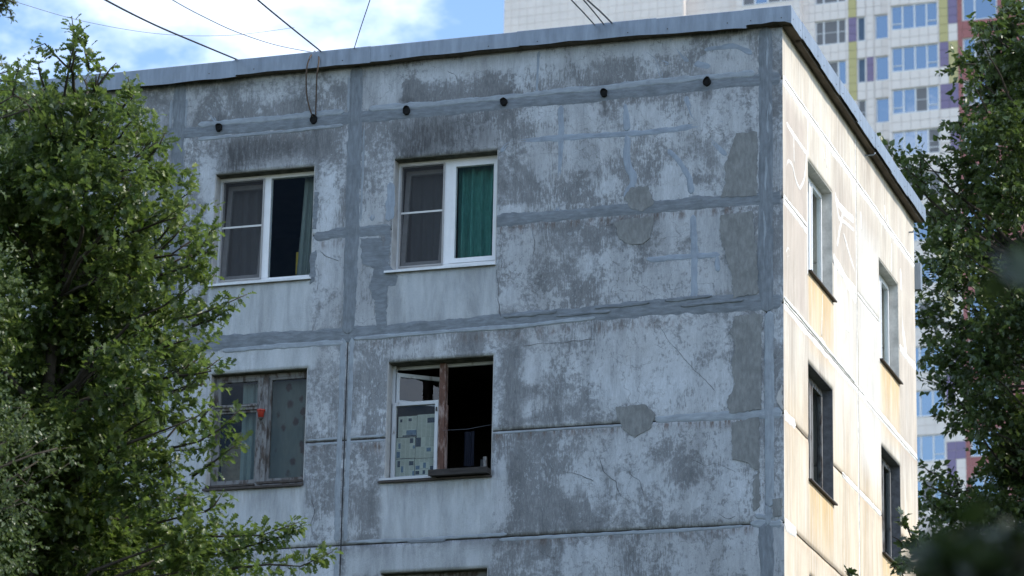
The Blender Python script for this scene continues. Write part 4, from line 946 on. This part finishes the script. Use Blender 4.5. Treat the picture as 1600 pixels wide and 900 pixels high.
for lab, pts in (('brown cable hanging from the roof edge into the vent hole, left strand of the loop', [(492,80),(484,90),(479,110),(479,145),(484,170),(490,184)]),
                 ('brown cable hanging from the roof edge into the vent hole, right strand of the loop', [(497,80),(498,95),(495,120),(494,155),(493,184)])):
    ys = [-.05, -.19, -.185, -.10, -.06, -.01][:len(pts)] if len(pts) == 6 else [-.05, -.19, -.17, -.08, -.01]
    P = [on_front(px, py, y) for (px, py), y in zip(pts, ys)]; out = []
    for i in range(len(P)-1):
        p0, p1, p2, p3 = P[max(i-1, 0)], P[i], P[i+1], P[min(i+2, len(P)-1)]
        for k in range(8):
            t = k/8; out.append(.5*((2*p1)+(p2-p0)*t+(2*p0-5*p1+4*p2-p3)*t*t+(3*p1-p0-3*p2+p3)*t**3))
    tag(MB().tube(out+[P[-1]], .011, 6).build('cable', M['cable_brown']), lab, 'cable', 'cable loop into the vent')

# ------------------------------------------------------------------ tall tower far behind
TA = R(2.5); TU = Vector((math.cos(TA), -math.sin(TA), 0)); TN = Vector((-math.sin(TA), -math.cos(TA), 0))
TP = Vector((-39.526, 178.438, 0))
def tw(u, d, z):                               # d = distance in front of the tower's main face
    q = TP+TU*u+TN*d; return (q.x, q.y, z)
TB = empty('tower_block', tuple(TP)); tag(TB, 'tall pale tiled residential tower with red, purple and yellow panels far behind the roof', 'building')
TILE = dict(beige=simple('pale_tile', (.92, .835, .765), .45, .4, 0, .06, .9, 0), purple=simple('purple_tile', (.25, .20, .33), .45, .4, 0, .08, .9, 0),
            yellow=simple('ochre_yellow_tile', (.60, .53, .24), .45, .4, 0, .06, .9, 0), red=simple('brick_red_tile', (.42, .16, .15), .45, .4, 0, .08, .9, 0))
GROUT = simple('tile_joint', (.76, .67, .63), .9, .1, 0, .1, 2, 0)
ZTOP0, SH = 88.10, 3.06
# blocks: u0, u1, depth in front of the main face
blocks = [(-23.9, -10.5, 1.2), (-10.5, -6.75, 0), (-6.75, -2.1, .6), (-2.1, 4.1, 0), (4.1, 18.0, .45)]
mb = MB(tw)
for (a, b, d) in blocks: mb.box(a+.001, b-.001, -14, d-.03, 0, 51.)
mb.build('lower_wall', GROUT, TB)
opening = []                                   # u0, u1, z0, z1, depth, kind
for k in range(-1, 12):
    zt = ZTOP0-SH*k; zb = zt-1.79
    opening += [(-1.18, 1.03, zb, zt, 0, 'three'), (1.80, 2.40, zb, zt, 0, 'narrow'), (3.06, 4.08, zb, zt, 0, 'single'),
                (4.32, 7.62, zb+.34, zt+.34, .45, 'bay'), (9.33, 11.75, zb+.45, zt+.45, .45, 'red'), (13.4, 15.6, zb+.45, zt+.45, .45, 'red')]
    if k < 1: opening.append((-6.3, -2.6, zb+.30, zt+.30, .6, 'bay'))
    elif k < 3: opening.append((-6.3, -2.6, zb+.30, zt+.30, .6, 'bay'))
def tone(u, z):
    if 1.2 < u < 1.78: 
        k = int((ZTOP0+.3-z)//SH); return ('purple', 'yellow', 'beige', 'purple', 'yellow')[k % 5] if not (ZTOP0-1.79-SH*k > z) else ('yellow', 'yellow', 'beige', 'beige', 'yellow')[k % 5]
    if 2.48 < u < 2.98: return 'purple' if 83.25 < z < 85.1 or 73.9 < z < 75.9 else 'beige'
    if 7.72 < u < 8.34:
        if z > 85.5: return 'yellow'
        if z > 83.68: return 'purple'
        if 80.55 < z < 82.45: return 'purple'
        if 69.2 < z < 71.2 or 66 < z < 67.5: return 'yellow'
        if 60 < z < 62 or 54 < z < 57: return 'purple'
        return 'beige'
    if 8.34 < u < 8.99:
        if z > 86.72: return 'purple'
        if z > 85.5: return 'beige'
        if z > 82.45: return 'yellow'
        if z > 80.55: return 'purple'
        if 77.3 < z < 79.3: return 'purple'
        if 68.4 < z < 70.4: return 'yellow'
        if 62 < z < 63.8 or 55.9 < z < 57: return 'purple'
        return 'beige'
    if u > 8.99: return 'red' if u < 16.3 else 'beige'
    return 'beige'
ucuts = [-23.9, -23.35, -10.5, -6.75, -6.3, -2.6, -2.1, -1.18, 1.03, 1.2, 1.78, 1.80, 2.40, 2.48, 2.98, 3.06, 4.08, 4.1, 4.32, 7.62, 7.72, 8.34, 8.99, 9.33, 11.75, 13.4, 15.6, 16.3, 18.0]
tiles = []
for a, b in zip(ucuts[:-1], ucuts[1:]):
    bi = next(i for i, q in enumerate(blocks) if q[0]-1e-6 <= a and b <= q[1]+1e-6); d = blocks[bi][2]
    nu = max(1, int(round((b-a)/.61)))
    um = (a+b)/2
    off = {0: 0, 1: 0, 2: .30, 3: 0, 4: .34}[bi] if um < 8.99 else .45
    zz = []
    for k in range(-3, 12):
        t = ZTOP0+off-SH*k; zz += [t-1.79*i/3 for i in range(3)]+[t-1.79-1.27*i/2 for i in range(2)]
    zz = sorted(zz)
    for i in range(nu):
        q0, q1 = a+(b-a)*i/nu, a+(b-a)*(i+1)/nu
        for z0, z1 in zip(zz[:-1], zz[1:]):
            zm = (z0+z1)/2; qm = (q0+q1)/2
            if z0 < 51 or any(o[0] < qm < o[1] and o[2] < zm < o[3] for o in opening): continue
            tiles.append((q0, q1, z0, z1, d, tone(qm, zm)))
# wall behind the tiles, with the openings left out
mb = MB(tw)
for (a, b, d) in blocks:
    us = sorted({a, b, *[q for q in ucuts if a < q < b]})
    for p, q in zip(us[:-1], us[1:]):
        col = sorted([(o[2], o[3]) for o in opening if o[0] < (p+q)/2 < o[1]]); lo = 51.
        for z0, z1 in col:
            if z1 <= lo: continue
            if z0 > lo: mb.box(p, q, -14 if z0-lo > 50 else d-.4, d-.02, lo, z0)
            lo = max(lo, z1)
        mb.box(p, q, d-.4, d-.02, lo, 104.)
mb.build('wall', GROUT, TB)
mb = MB(tw); mb.box(-23.85, 17.9, -14, -2.5, 51, 103.9); mb.build('inner_core', M['room'], TB)
mb = MB(tw)
for zf in range(-1, 13): mb.box(-23.8, 17.9, -2.5, -.41, ZTOP0-SH*zf+.5, ZTOP0-SH*zf+.7)
mb.build('floor_slab', M['room'], TB)
mb = MB(tw)
for (a, d0, d1, z0) in ((-10.5, .0, 1.2, 51), (-2.1, .0, .6, 51), (18.0, -14, .45, 51), (-23.9, -14, 1.2, 51)):
    mb.box(a-.02 if a > -20 else a-.02, a+.004, d0-.02, d1-.001, z0, 104)
mb.build('return_wall', TILE['beige'], TB)
vis = []
for i, t in enumerate(tiles):
    x, y, z = to_px(tw((t[0]+t[1])/2, t[4], (t[2]+t[3])/2)); seen = 0 < x < 1600 and 0 < y < 900
    if seen:
        roofy = 13+(1232-x)*.0955 if x < 1232 else 13+(x-1232)*1.68
        seen = (y < roofy) and (x < 1500) if x < 1434 else x < 1520 and y < 300
    vis.append((not seen, abs(x-1380)+abs(y-100)*.5, i))
vis.sort(); single = {v[2] for v in vis[:300]}
shared = {}
rest = {k: MB(tw) for k in TILE}
for i, (a, b, z0, z1, d, c) in enumerate(tiles):
    g = .012; jit = .004*math.sin(i*12.9)
    if i in single:
        key = (round(b-a, 3), round(z1-z0, 3), c)
        if key not in shared:
            m2 = MB(); w, h = b-a-2*g, z1-z0-2*g; m2.box(0, w, -.035, 0, 0, h)
            ch = m2.mesh('cladding_tile', TILE[c]); shared[key] = ch
        mt = Matrix.Translation(Vector(tw(a+g, d+.014+jit, z0+g))) @ Matrix.Rotation(-TA, 4, 'Z')
        link('cladding_tile', shared[key], TB, mt)
    else: rest[c].box(a+g, b-g, d-.02, d+.014+jit, z0+g, z1-g)
for c, m2 in rest.items():
    if m2.v: m2.build('cladding_tile', TILE[c], TB)['kind'] = 'stuff'
# tower windows
WH = simple('tower_window_frame', (.78, .79, .8), .4, .4, 0, .04, 8, 0)
BLIND = simple('pale_blind', (.62, .62, .60), .9, .1, 0, .12, 1.5, 0, (3, 3, .2)); SCREEN = simple('grey_screen', (.22, .22, .23), .9, .1, 0, .1)
TDARK = simple('open_casement_void', (.02, .02, .02), .95, .1)
TG2 = glass_material('clear_tower_glass', (.6, .65, .7), 1.0, .08)
rw = random.Random(5)
for j, (a, b, z0, z1, d, kind) in enumerate(opening):
    if z1 < 52: continue
    wd = MB(tw); fr = .07; D0, D1 = d-.16, d-.07
    if kind == 'three': cutl = [.27, .73]
    elif kind == 'bay': cutl = [.19, .76] if j == 9 else [.245, .5, .755]
    elif kind == 'red': cutl = [.35]
    else: cutl = []
    edges = [a]+[a+(b-a)*q for q in cutl]+[b]
    wd.box(a, b, D0, D1, z0, z0+fr); wd.box(a, b, D0, D1, z1-fr, z1)
    for e in edges:
        w = .055; lo, hi = max(a, e-w), min(b, e+w)
        if e == a: lo, hi = a, a+.09
        if e == b: lo, hi = b-.09, b
        wd.box(lo, hi, D0+.001, D1-.001, z0+fr, z1-fr)
    o = wd.build('window', WH, TB)
    tr = MB(tw)
    tr.box(a-.03, b+.03, d-.06, d+.05, z0-.04, z0-.002); tr.build('sill', WH, o)
    for q, (e0, e1) in enumerate(zip(edges[:-1], edges[1:])):
        m2 = MB(tw); m2.box(e0+.05, e1-.05, D0+.03, D0+.045, z0+fr*.9, z1-fr*.9)
        tall = kind == 'bay'
        open_ = kind == 'bay' and q == len(edges)-2 and j in (6*3+3+2, )
        m2.build('pane', M['glass_tower'] if (kind in ('bay', 'single', 'red') and j > 8) or rw.random() < .3 else TG2, o)
        if tall and (q in (0, len(edges)-2)) and j > 9:
            m3 = MB(tw); m3.box(e0+.056, e1-.056, D0+.002, D1-.002, z0+.42, z0+.48); m3.build('transom', WH, o)
        r_ = rw.random()
        if kind == 'three' and r_ < .8 and q > 0 or r_ < .55:
            m4 = MB(tw); m4.box(e0, e1, d-.33, d-.31, z0, z1); m4.build('blind', BLIND, o)
        elif r_ > .8 or (kind in ('narrow', ) and r_ > .5) or (kind == 'three' and q == 0):
            m4 = MB(tw); m4.box(e0+.055, e1-.055, D0+.06, D0+.07, z0+fr, z1-fr); m4.build('screen', SCREEN, o)
            m5 = MB(tw); m5.box(e0+.055, e1-.055, D0+.071, D0+.085, (z0+z1)/2-.02, (z0+z1)/2+.02); m5.build('screen_bar', WH, o)

# ------------------------------------------------------------------ trees
def oak_leaf():
    half = [(0, 0), (.04, .02), (.07, .12), (.22, .20), (.10, .29), (.34, .44), (.13, .50), (.38, .70), (.16, .74), (.27, .92), (.10, .95)]
    return half, 1.0
def poplar_leaf():
    half = [(0, 0), (.03, .12), (.30, .22), (.36, .38), (.26, .62), (.10, .84)]
    return half, 1.0
def birch_leaf():
    half = [(0, 0), (.02, .14), (.28, .30), (.22, .55), (.08, .82)]
    return half, 1.0
def maple_leaf():
    half = [(0, 0), (.03, .1), (.34, .06), (.24, .22), (.52, .36), (.40, .48), (.46, .62), (.2, .58), (.2, .8), (.08, .86)]
    return half, 1.0
def leaf_template(fn, fold=.35, curl=.18):
    half, tip = fn(); V = []; F = []
    right = [(x, y) for x, y in half[1:]]
    mid = [(0, 0), (0, .5), (0, tip)]
    V = [(0, y, -curl*y*y) for _, y in mid]
    for s in (1, -1):
        n = len(V)
        for x, y in right: V.append((s*x, y, abs(x)*fold-curl*y*y+.05*math.sin(y*9+s)))
        k = len(right); h = max(1, k//2)
        seq = list(range(n, n+k))
        for i in range(k-1):
            root = 0 if right[i+1][1] < .3 else (1 if right[i+1][1] < .75 else 2)
            F.append((root, seq[i], seq[i+1]) if s > 0 else (root, seq[i+1], seq[i]))
        for (r0, r1) in ((0, 1), (1, 2)):
            lim = .3 if r0 == 0 else .75
            c = next((i for i in range(k) if right[i][1] >= lim), k-1)
            c = max(c-1, 0)
            F.append((r0, seq[c], r1) if s > 0 else (r0, r1, seq[c]))
    return np.array(V, float), np.array(F, int)

def rot_frames(dirs, ups):
    y = dirs/np.linalg.norm(dirs, axis=1)[:, None]; x = np.cross(y, ups); x /= np.maximum(1e-6, np.linalg.norm(x, axis=1))[:, None]
    z = np.cross(x, y); return np.stack([x, y, z], 2)       # columns
def leaves_mesh(name, tmpl, pos, frames, size, tone, mat, squash=None):
    V, F = tmpl; n = len(pos); k = len(V)
    P = np.einsum('nij,kj->nki', frames*size[:, None, None], V)+pos[:, None]
    FF = (F[None]+np.arange(n)[:, None, None]*k).reshape(-1, 3)
    return np_mesh(name, P.reshape(-1, 3), FF, mat, dict(tone=np.repeat(tone, k)), ncorn=3)

def make_twigs(centers, radii, dens, leafsize, per_twig, twig_len, g):
    """leaf positions on short twigs spread through ellipsoidal clumps; returns pos, dir, up, clump id"""
    Ps, Ds, Us, Ts = [], [], [], []
    for ci, (c, r) in enumerate(zip(centers, radii)):
        nt = max(2, int(dens*r**2.6*75))
        v = g.normal(size=(nt, 3)); v /= np.linalg.norm(v, axis=1)[:, None]; rad = g.random(nt)**(1/2.2)*max(r-.6*twig_len, .35*r)
        base = c+v*rad[:, None]*np.array([1, 1, .85])
        td = v*.8+g.normal(size=(nt, 3))*.45+np.array([0, 0, .25]); td /= np.linalg.norm(td, axis=1)[:, None]
        ct = g.random()  # tone per clump: some coloured as if sunlit, many dark
        for i in range(nt):
            m = per_twig+g.integers(-2, 3); s = np.linspace(.15, 1, m); L = twig_len*(.6+.8*g.random())
            side_ = g.normal(size=(m, 3)); side_ -= (side_@td[i])[:, None]*td[i]; side_ /= np.linalg.norm(side_, axis=1)[:, None]
            p = base[i]+td[i]*(s*L)[:, None]
            dd = td[i]*.55+side_*.8+g.normal(size=(m, 3))*.2+np.array([0, 0, -.12])
            uu = np.array([0, 0, 1.])+g.normal(size=(m, 3))*.45+side_*.15
            Ps.append(p); Ds.append(dd); Us.append(uu); Ts.append(np.clip(.18+.45*ct+g.normal(size=m)*.24+.15*g.random(), 0, 1))
    return map(np.concatenate, (Ps, Ds, Us, Ts))

def limb_tube(mb, a, b, r0, r1, bend, g, k=6, n=8):
    a, b = Vector(a), Vector(b); d = b-a; q = Vector(g.normal(size=3)).cross(d).normalized()*d.length*bend; pts = []; rr = []
    for i in range(n):
        t = i/(n-1); p = a.lerp(b, t)+q*math.sin(t*math.pi)+Vector(g.normal(size=3))*d.length*.012*math.sin(t*math.pi); pts.append(p); rr.append(r0*(1-t)+r1*t)
    mb.tube(pts, rr, k); return pts

def tree(name, label, cat, base, spine, clumps, sprigs, tmpl, leafmat, bark, leafsize, dens, per_twig, twig_len, seed, trunk_r, group=None, nsingle=300, bare_sticks=True):
    """clumps: (center, radius); sprigs: polylines carrying leaves; spine: points of the trunk"""
    g = np.random.default_rng(seed)
    T = empty(name, tuple(base)); tag(T, label, cat, group)
    mb = MB(); mb.tube([base]+spine, [trunk_r]+[max(.008, trunk_r*(1-.97*(i+1)/len(spine))**1.3) for i in range(len(spine))], 12); mb.build('trunk', bark, T)
    cen = np.array([c for c, r in clumps]); rad = np.array([r for c, r in clumps])
    P, D, U, Tn = make_twigs(cen, rad, dens, leafsize, per_twig, twig_len, g)
    P, D, U, Tn = [P], [D], [U], [Tn]
    lm = MB(); sp = [Vector(q) for q in spine]
    for c, r in clumps:
        c = Vector(c); j = min(range(len(sp)), key=lambda i: (sp[i]-c).length+max(0, sp[i].z-c.z+.3)*2); k = sp[j]
        pts = limb_tube(lm, k, c, min(trunk_r*(.16 if name == 'near_tree' else .4), .014+.010*(c-k).length), .006 if name != 'near_tree' else .004, .10, g, 6, 8)
        for _ in range(int(2+r*3)):
            e = c+Vector(g.normal(size=3)).normalized()*r*.85; limb_tube(lm, pts[4 + int(g.integers(0, 4))], e, .006, .0025, .08, g, 4, 5)
    for pl, w in sprigs:
        pts = [Vector(q) for q in pl]; lm.tube(pts, [.014-.010*i/(len(pts)-1) for i in range(len(pts))], 5)
        L = sum((b-a).length for a, b in zip(pts[:-1], pts[1:])); m = int(L/leafsize*w*11)
        A = np.array([tuple(q) for q in pts]); s = np.r_[0, np.cumsum(np.linalg.norm(np.diff(A, axis=0), axis=1))]
        t = g.random(m)*s[-1]*.97+s[-1]*.03; q = np.stack([np.interp(t, s, A[:, i]) for i in range(3)], 1)
        off = g.normal(size=(m, 3)); off /= np.linalg.norm(off, axis=1)[:, None]
        q += off*(g.random((m, 1))**.7)*leafsize*1.5*w*np.clip(1.25-(t/s[-1])[:, None]*.8, .3, 1)
        dr = (A[-1]-A[0])/s[-1]
        P.append(q); D.append(dr*.5+off*.9+np.array([0, 0, -.1])); U.append(np.array([0, 0, 1.])+g.normal(size=(m, 3))*.45); Tn.append(np.clip(.5+g.normal(size=m)*.2, 0, 1))
    P, D, U, Tn = map(np.concatenate, (P, D, U, Tn))
    size = leafsize*(.65+.6*g.random(len(P)))
    Fm = rot_frames(D, U)
    lm.build('branches', bark, T)['kind'] = 'stuff'
    # the leaves that show largest are single parts, the others one crown
    dlt = P-np.array(CAM); zc = dlt@np.array(FW); x = 800+FPX*(dlt@np.array(RT))/zc; y = 450-FPX*(dlt@np.array(UP))/zc
    infr = (x > 0) & (x < 1600) & (y > 0) & (y < 900)
    face = np.abs(np.einsum('ni,ni->n', Fm[:, :, 2], dlt/np.linalg.norm(dlt, axis=1)[:, None]))
    score = np.where(infr, size*face/zc*(1+.35*np.clip((np.median(zc)-zc)/2, -1, 1)), 0)
    order = np.argsort(-score); one = order[:nsingle]; one = one[score[one] > 0]; msk = np.ones(len(P), bool); msk[one] = False
    link('crown', leaves_mesh('crown', tmpl, P[msk], Fm[msk], size[msk], Tn[msk], leafmat), T)['kind'] = 'stuff'
    sh = []
    for q in range(4):
        me = np_mesh('leaf', tmpl[0]*(1, 1, .5+.4*q), tmpl[1], leafmat, dict(tone=np.full(len(tmpl[0]), .2+.2*q)), ncorn=3); sh.append(me)
    for i in one:
        mt = Matrix([[*(Fm[i, a]*size[i]), P[i, a]] for a in range(3)]+[[0, 0, 0, 1]])
        link('leaf', sh[min(3, int(Tn[i]*4))], T, mt)
    return T

OAK = leaf_template(oak_leaf); POP = leaf_template(poplar_leaf); BIR = leaf_template(birch_leaf); MAP = leaf_template(maple_leaf, .2, .1)
LM_OAK = leaf_material('oak_leaf', [(.026, .050, .013), (.048, .086, .018), (.092, .140, .024), (.21, .25, .055)], (.19, .23, .12), .48)
LM_POP = leaf_material('poplar_leaf', [(.026, .048, .015), (.042, .072, .02), (.065, .10, .026), (.12, .155, .04)], (.09, .12, .07), .28)
LM_BIR = leaf_material('birch_leaf', [(.04, .06, .025), (.065, .095, .035), (.095, .125, .05), (.15, .17, .08)], (.18, .2, .14), .35)
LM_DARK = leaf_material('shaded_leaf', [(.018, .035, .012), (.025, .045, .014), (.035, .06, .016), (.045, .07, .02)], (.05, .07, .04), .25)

def blobs_at(lst, D, rscale=1.0, spread=1.0, seed=0):
    g = np.random.default_rng(seed); out = []
    for b in lst:
        px, py, r = b[:3]; dz = b[3] if len(b) > 3 else g.uniform(-1, 1)*spread
        out.append((np.array(at_depth(px, py, D+dz)), r*(D+dz)/FPX*rscale))
    return out
def line_at(pts, D, dz=0): return [tuple(at_depth(px, py, D+dz)) for px, py in pts]

# oak in front of the left part of the facade
DO = 33.5
oak_blobs = [(118,80,13),(150,118,16),(128,120,14),(60,135,18),(20,145,26),(90,158,22),(130,165,24),(205,190,30),(225,215,26),(245,222,18),(238,262,30),(268,290,26),(290,305,20),(290,350,28),(300,375,22),(315,395,18),(300,450,22),(295,530,26),(318,555,20),(318,600,20),(310,650,18),(30,190,70),(100,200,60),(160,190,34),(190,165,24),(165,230,45),(215,205,24),(232,240,22),(205,290,40),
 (250,285,24),(60,270,80),(130,300,75),(190,350,60),(245,340,36),(275,340,26),(295,318,14),(300,400,26),(40,370,85),(120,400,80),(200,430,60),(260,420,36),(60,470,85),(150,500,80),(230,500,55),(285,480,26),(40,570,80),(120,590,80),(200,590,65),(265,560,40),
 (310,560,24),(300,600,26),(330,580,10),(40,670,85),(120,690,80),(200,680,62),(255,640,36),(290,650,20),(40,770,85),(130,780,80),(210,760,60),(265,730,36),(300,770,22),(50,870,80),(140,870,75),(225,850,62),(290,840,46),(320,800,20),(300,890,50),(360,880,34),(350,850,22),
 (30,960,90),(130,960,90),(230,960,80),(320,950,60),(400,930,36),(-60,300,90),(-70,500,110),(-70,700,110),(-60,880,110),(60,1080,110),(200,1080,110),(320,1060,80),(-80,1080,110)]
oc = blobs_at(oak_blobs, DO, 1.0, 1.0, 3)
oc = [(c, r) for c, r in oc]
# a second layer of clumps further back fills the depth of the crown
ob2 = [(20,330,100),(130,430,90),(60,600,110),(170,640,80),(60,800,110),(180,850,80),(90,240,60),(200,520,50),(280,900,60),(-80,600,140),(-60,900,150),(80,1150,160)]
oc += blobs_at(ob2, DO+2.2, 1.0, .5, 4)
sp = [([(250,430),(290,418),(318,400),(335,380)], .9), ([(300,405),(322,375),(335,352)], .7), ([(270,500),(310,492),(345,478),(386,460)], 1.0), ([(300,510),(330,500),(352,488)], .8), ([(285,590),(315,582),(345,560)], .7), ([(310,425),(325,440),(336,428)], .5),
      ([(270,700),(310,690),(345,670),(375,640)], .9), ([(300,745),(330,725),(355,705),(378,690)], 1.0), ([(310,660),(322,645),(335,632)], .6), ([(300,840),(350,838),(410,836),(470,815)], 1.15), ([(330,870),(400,850),(440,838),(472,820)], .9), ([(350,890),(420,882),(470,885),(520,862)], 1.0),
      ([(320,800),(335,790),(348,770)], .8), ([(140,150),(165,118),(172,108),(182,98)], .25), ([(100,150),(110,95),(118,60),(108,35)], .6), ([(140,110),(132,75),(115,48),(112,25)], .7), ([(70,140),(62,115),(60,95)], .4), ([(120,120),(95,95),(70,68),(52,75)], .45), ([(20,150),(26,115),(32,100)], .6),
      ([(190,170),(205,150),(200,120)], .5), ([(150,180),(152,130),(158,110),(140,95)], .4), ([(230,250),(250,225),(258,208)], .8), ([(200,180),(208,145),(203,135)], .6)]
OAKB = at_depth(40, 450, DO+.4); OAKB.z = 0
osp = [Vector((OAKB.x, OAKB.y, h)) for h in (2.5, 5, 7.5)]+[at_depth(55, 820, DO+.4), at_depth(70, 650, DO+.3), at_depth(90, 470, DO+.3), at_depth(110, 300, DO+.2), at_depth(122, 170, DO)]
tree('oak_tree', 'dense green oak with lobed leaves and long side sprigs, before the left facade', 'tree', tuple(OAKB), osp, oc, [(line_at(p, DO, -.3), w) for p, w in sp], OAK, LM_OAK, M['bark'], .090, 12.5, 9, .24, 31, .24)
# birch behind the left edge of the frame
DBI = 31.0
bb = [(12,112,36),(20,150,40),(45,170,30),(10,690,70),(60,720,60),(30,780,60),(90,700,34),(-80,130,60),(-80,250,100),(-60,450,120),(-50,650,120),(-60,850,140),(-40,1000,150)]
bs = [([(-30,0),(5,8),(16,18),(18,30)], .7), ([(-20,-10),(12,0),(22,4),(26,8)], .6), ([(-30,20),(0,12),(4,25)], .5), ([(-20,-6),(8,2),(14,12)], .6)]
BB = at_depth(-120, 450, DBI+.2); BB.z = 0
tree('birch_tree', 'pale leaved birch at the left edge of the view, overlapping the oak', 'tree', tuple(BB), [Vector((BB.x, BB.y, h)) for h in (3, 6, 8, 10, 12, 13.5)], blobs_at(bb, DBI, 1, .6, 8), [(line_at(p, DBI), w) for p, w in bs], BIR, LM_BIR, M['bark'], .055, 4.2, 11, .3, 44, .11, nsingle=120)
# poplar behind the right end of the side wall
DP = 57.
pb_ = [(1580,30,30),(1560,60,30),(1600,70,50),(1545,30,14),(1530,55,14),(1540,100,34),(1500,112,16),(1520,130,18),(1580,130,50),(1545,160,36),(1505,190,20),(1520,215,30),(1570,220,55),(1600,200,60),(1495,235,16),(1530,265,40),(1500,300,28),
 (1580,310,55),(1425,262,26),(1400,245,13),(1440,245,12),(1455,285,22),(1475,320,34),(1435,320,24),(1530,340,50),(1460,365,28),(1500,390,46),(1445,405,24),(1560,410,55),(1470,440,30),(1520,450,40),(1590,480,60),(1440,445,12),(1460,500,34),(1505,520,34),(1550,520,45),
 (1450,550,20),(1490,565,40),(1540,580,45),(1590,570,55),(1440,590,12),(1490,610,30),(1530,630,36),(1580,650,50),(1520,665,26),(1550,690,34),(1600,720,50),(1575,740,40),(1440,755,14),(1470,775,26),(1510,765,24),(1450,800,26),(1500,815,45),(1550,800,45),(1600,820,60),(1440,850,26),(1480,870,45),(1540,880,50),(1590,900,60),
 (1450,940,60),(1540,960,80),(1640,100,70),(1650,300,90),(1660,500,90),(1650,700,90),(1650,900,90),(1700,400,110),(1700,700,110),(1500,1040,90),(1620,1060,110)]
pc = blobs_at(pb_, DP, 1.0, 1.6, 13)
psp = [([(1450,290),(1420,268),(1395,240),(1388,228)], .8), ([(1440,285),(1438,255),(1440,232)], .7), ([(1530,100),(1505,100),(1482,108)], .8), ([(1550,60),(1530,45),(1526,40)], .8), ([(1520,200),(1495,190),(1478,196)], .7), ([(1520,250),(1490,262),(1476,258)], .7), ([(1500,640),(1475,655),(1458,650)], .8), ([(1540,660),(1515,668),(1490,660),(1484,680)], .9),
       ([(1470,745),(1450,735),(1438,726)], .8), ([(1500,760),(1492,745),(1482,738)], .7), ([(1600,660),(1560,610),(1520,560),(1498,520)], .4), ([(1540,850),(1500,820),(1460,790),(1440,770)], .5), ([(1570,600),(1520,620),(1470,600)], .7), ([(1570,20),(1588,2)], .9)]
PBs = at_depth(1680, 450, DP+.5); PBs.z = 0
pspine = [Vector((PBs.x, PBs.y, h)) for h in (4, 8)]+[at_depth(1670, 950, DP+.4), at_depth(1660, 780, DP+.4), at_depth(1650, 600, DP+.4), at_depth(1640, 420, DP+.3), at_depth(1630, 240, DP+.2), at_depth(1610, 90, DP+.2)]
tree('poplar_tree', 'tall dark green poplar behind the right end of the cream side wall', 'tree', tuple(PBs), pspine, pc, [(line_at(p, DP, -.3), w) for p, w in psp], POP, LM_POP, M['bark'], .115, 6.0, 10, .42, 52, .34)
# young tree whose tip reaches before the foot of the side wall
DM = 37.
mbl = [(1425,888,14),(1410,896,12),(1440,880,14),(1400,920,24),(1440,930,32),(1490,930,44),(1420,975,50),(1500,1000,70),(1450,1080,90),(1560,1000,70)]
msp = [([(1440,880),(1428,850),(1420,830),(1408,806)], .45), ([(1434,870),(1415,852),(1402,842),(1394,838)], .4), ([(1430,880),(1405,880),(1396,888)], .5), ([(1436,860),(1430,835),(1432,822)], .4), ([(1345,960),(1333,915),(1326,895),(1320,893)], .3)]
MBs = at_depth(1470, 450, DM); MBs.z = 0
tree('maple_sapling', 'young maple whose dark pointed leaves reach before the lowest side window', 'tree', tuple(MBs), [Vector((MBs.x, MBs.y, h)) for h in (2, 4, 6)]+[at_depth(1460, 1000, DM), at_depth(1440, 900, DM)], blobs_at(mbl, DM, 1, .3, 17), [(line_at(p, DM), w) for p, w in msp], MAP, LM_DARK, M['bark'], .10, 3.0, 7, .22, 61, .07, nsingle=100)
# nearest tree, over the photographer's right shoulder: one low bough hangs into the view, far out of focus
DN = 6.0
nb = [(1470,900,20),(1530,868,26),(1570,880,34),(1610,860,40),(1520,905,26),(1475,915,20),(1640,900,50),(1540,960,60),(1622,450,14),(1720,900,90)]
ncl = blobs_at(nb, DN, 1, .25, 19)
NB = Vector((CAM.x+3.4, CAM.y+5.4, 0))
nspine = [NB+Vector((.03*h, .02*h, h)) for h in (1.2, 2.4, 3.2, 4.2, 5.4, 6.8)]
g9 = np.random.default_rng(99)
for _ in range(46):                            # crown above and to the right of the view, which shades the bough
    v = Vector(g9.normal(size=3)).normalized(); ncl.append((np.array(NB+Vector((.9, 1.0, 6.6))+Vector((v.x*2.2, v.y*2.2, v.z*1.5))), .75))
keep = []
for c, r in ncl[len(nb):]:
    x, y, z = to_px(c)
    if z > 1 and x-r*FPX/z < 1660 and -900 < y < 1500: continue
    keep.append((c, r))
ncl = ncl[:len(nb)]+keep
LM_NEAR = leaf_material('near_shaded_leaf', [(.012, .024, .010), (.016, .03, .010), (.02, .036, .012), (.026, .042, .014)], (.03, .04, .025), .12)  # shade on the bough is put into these darker leaf colours
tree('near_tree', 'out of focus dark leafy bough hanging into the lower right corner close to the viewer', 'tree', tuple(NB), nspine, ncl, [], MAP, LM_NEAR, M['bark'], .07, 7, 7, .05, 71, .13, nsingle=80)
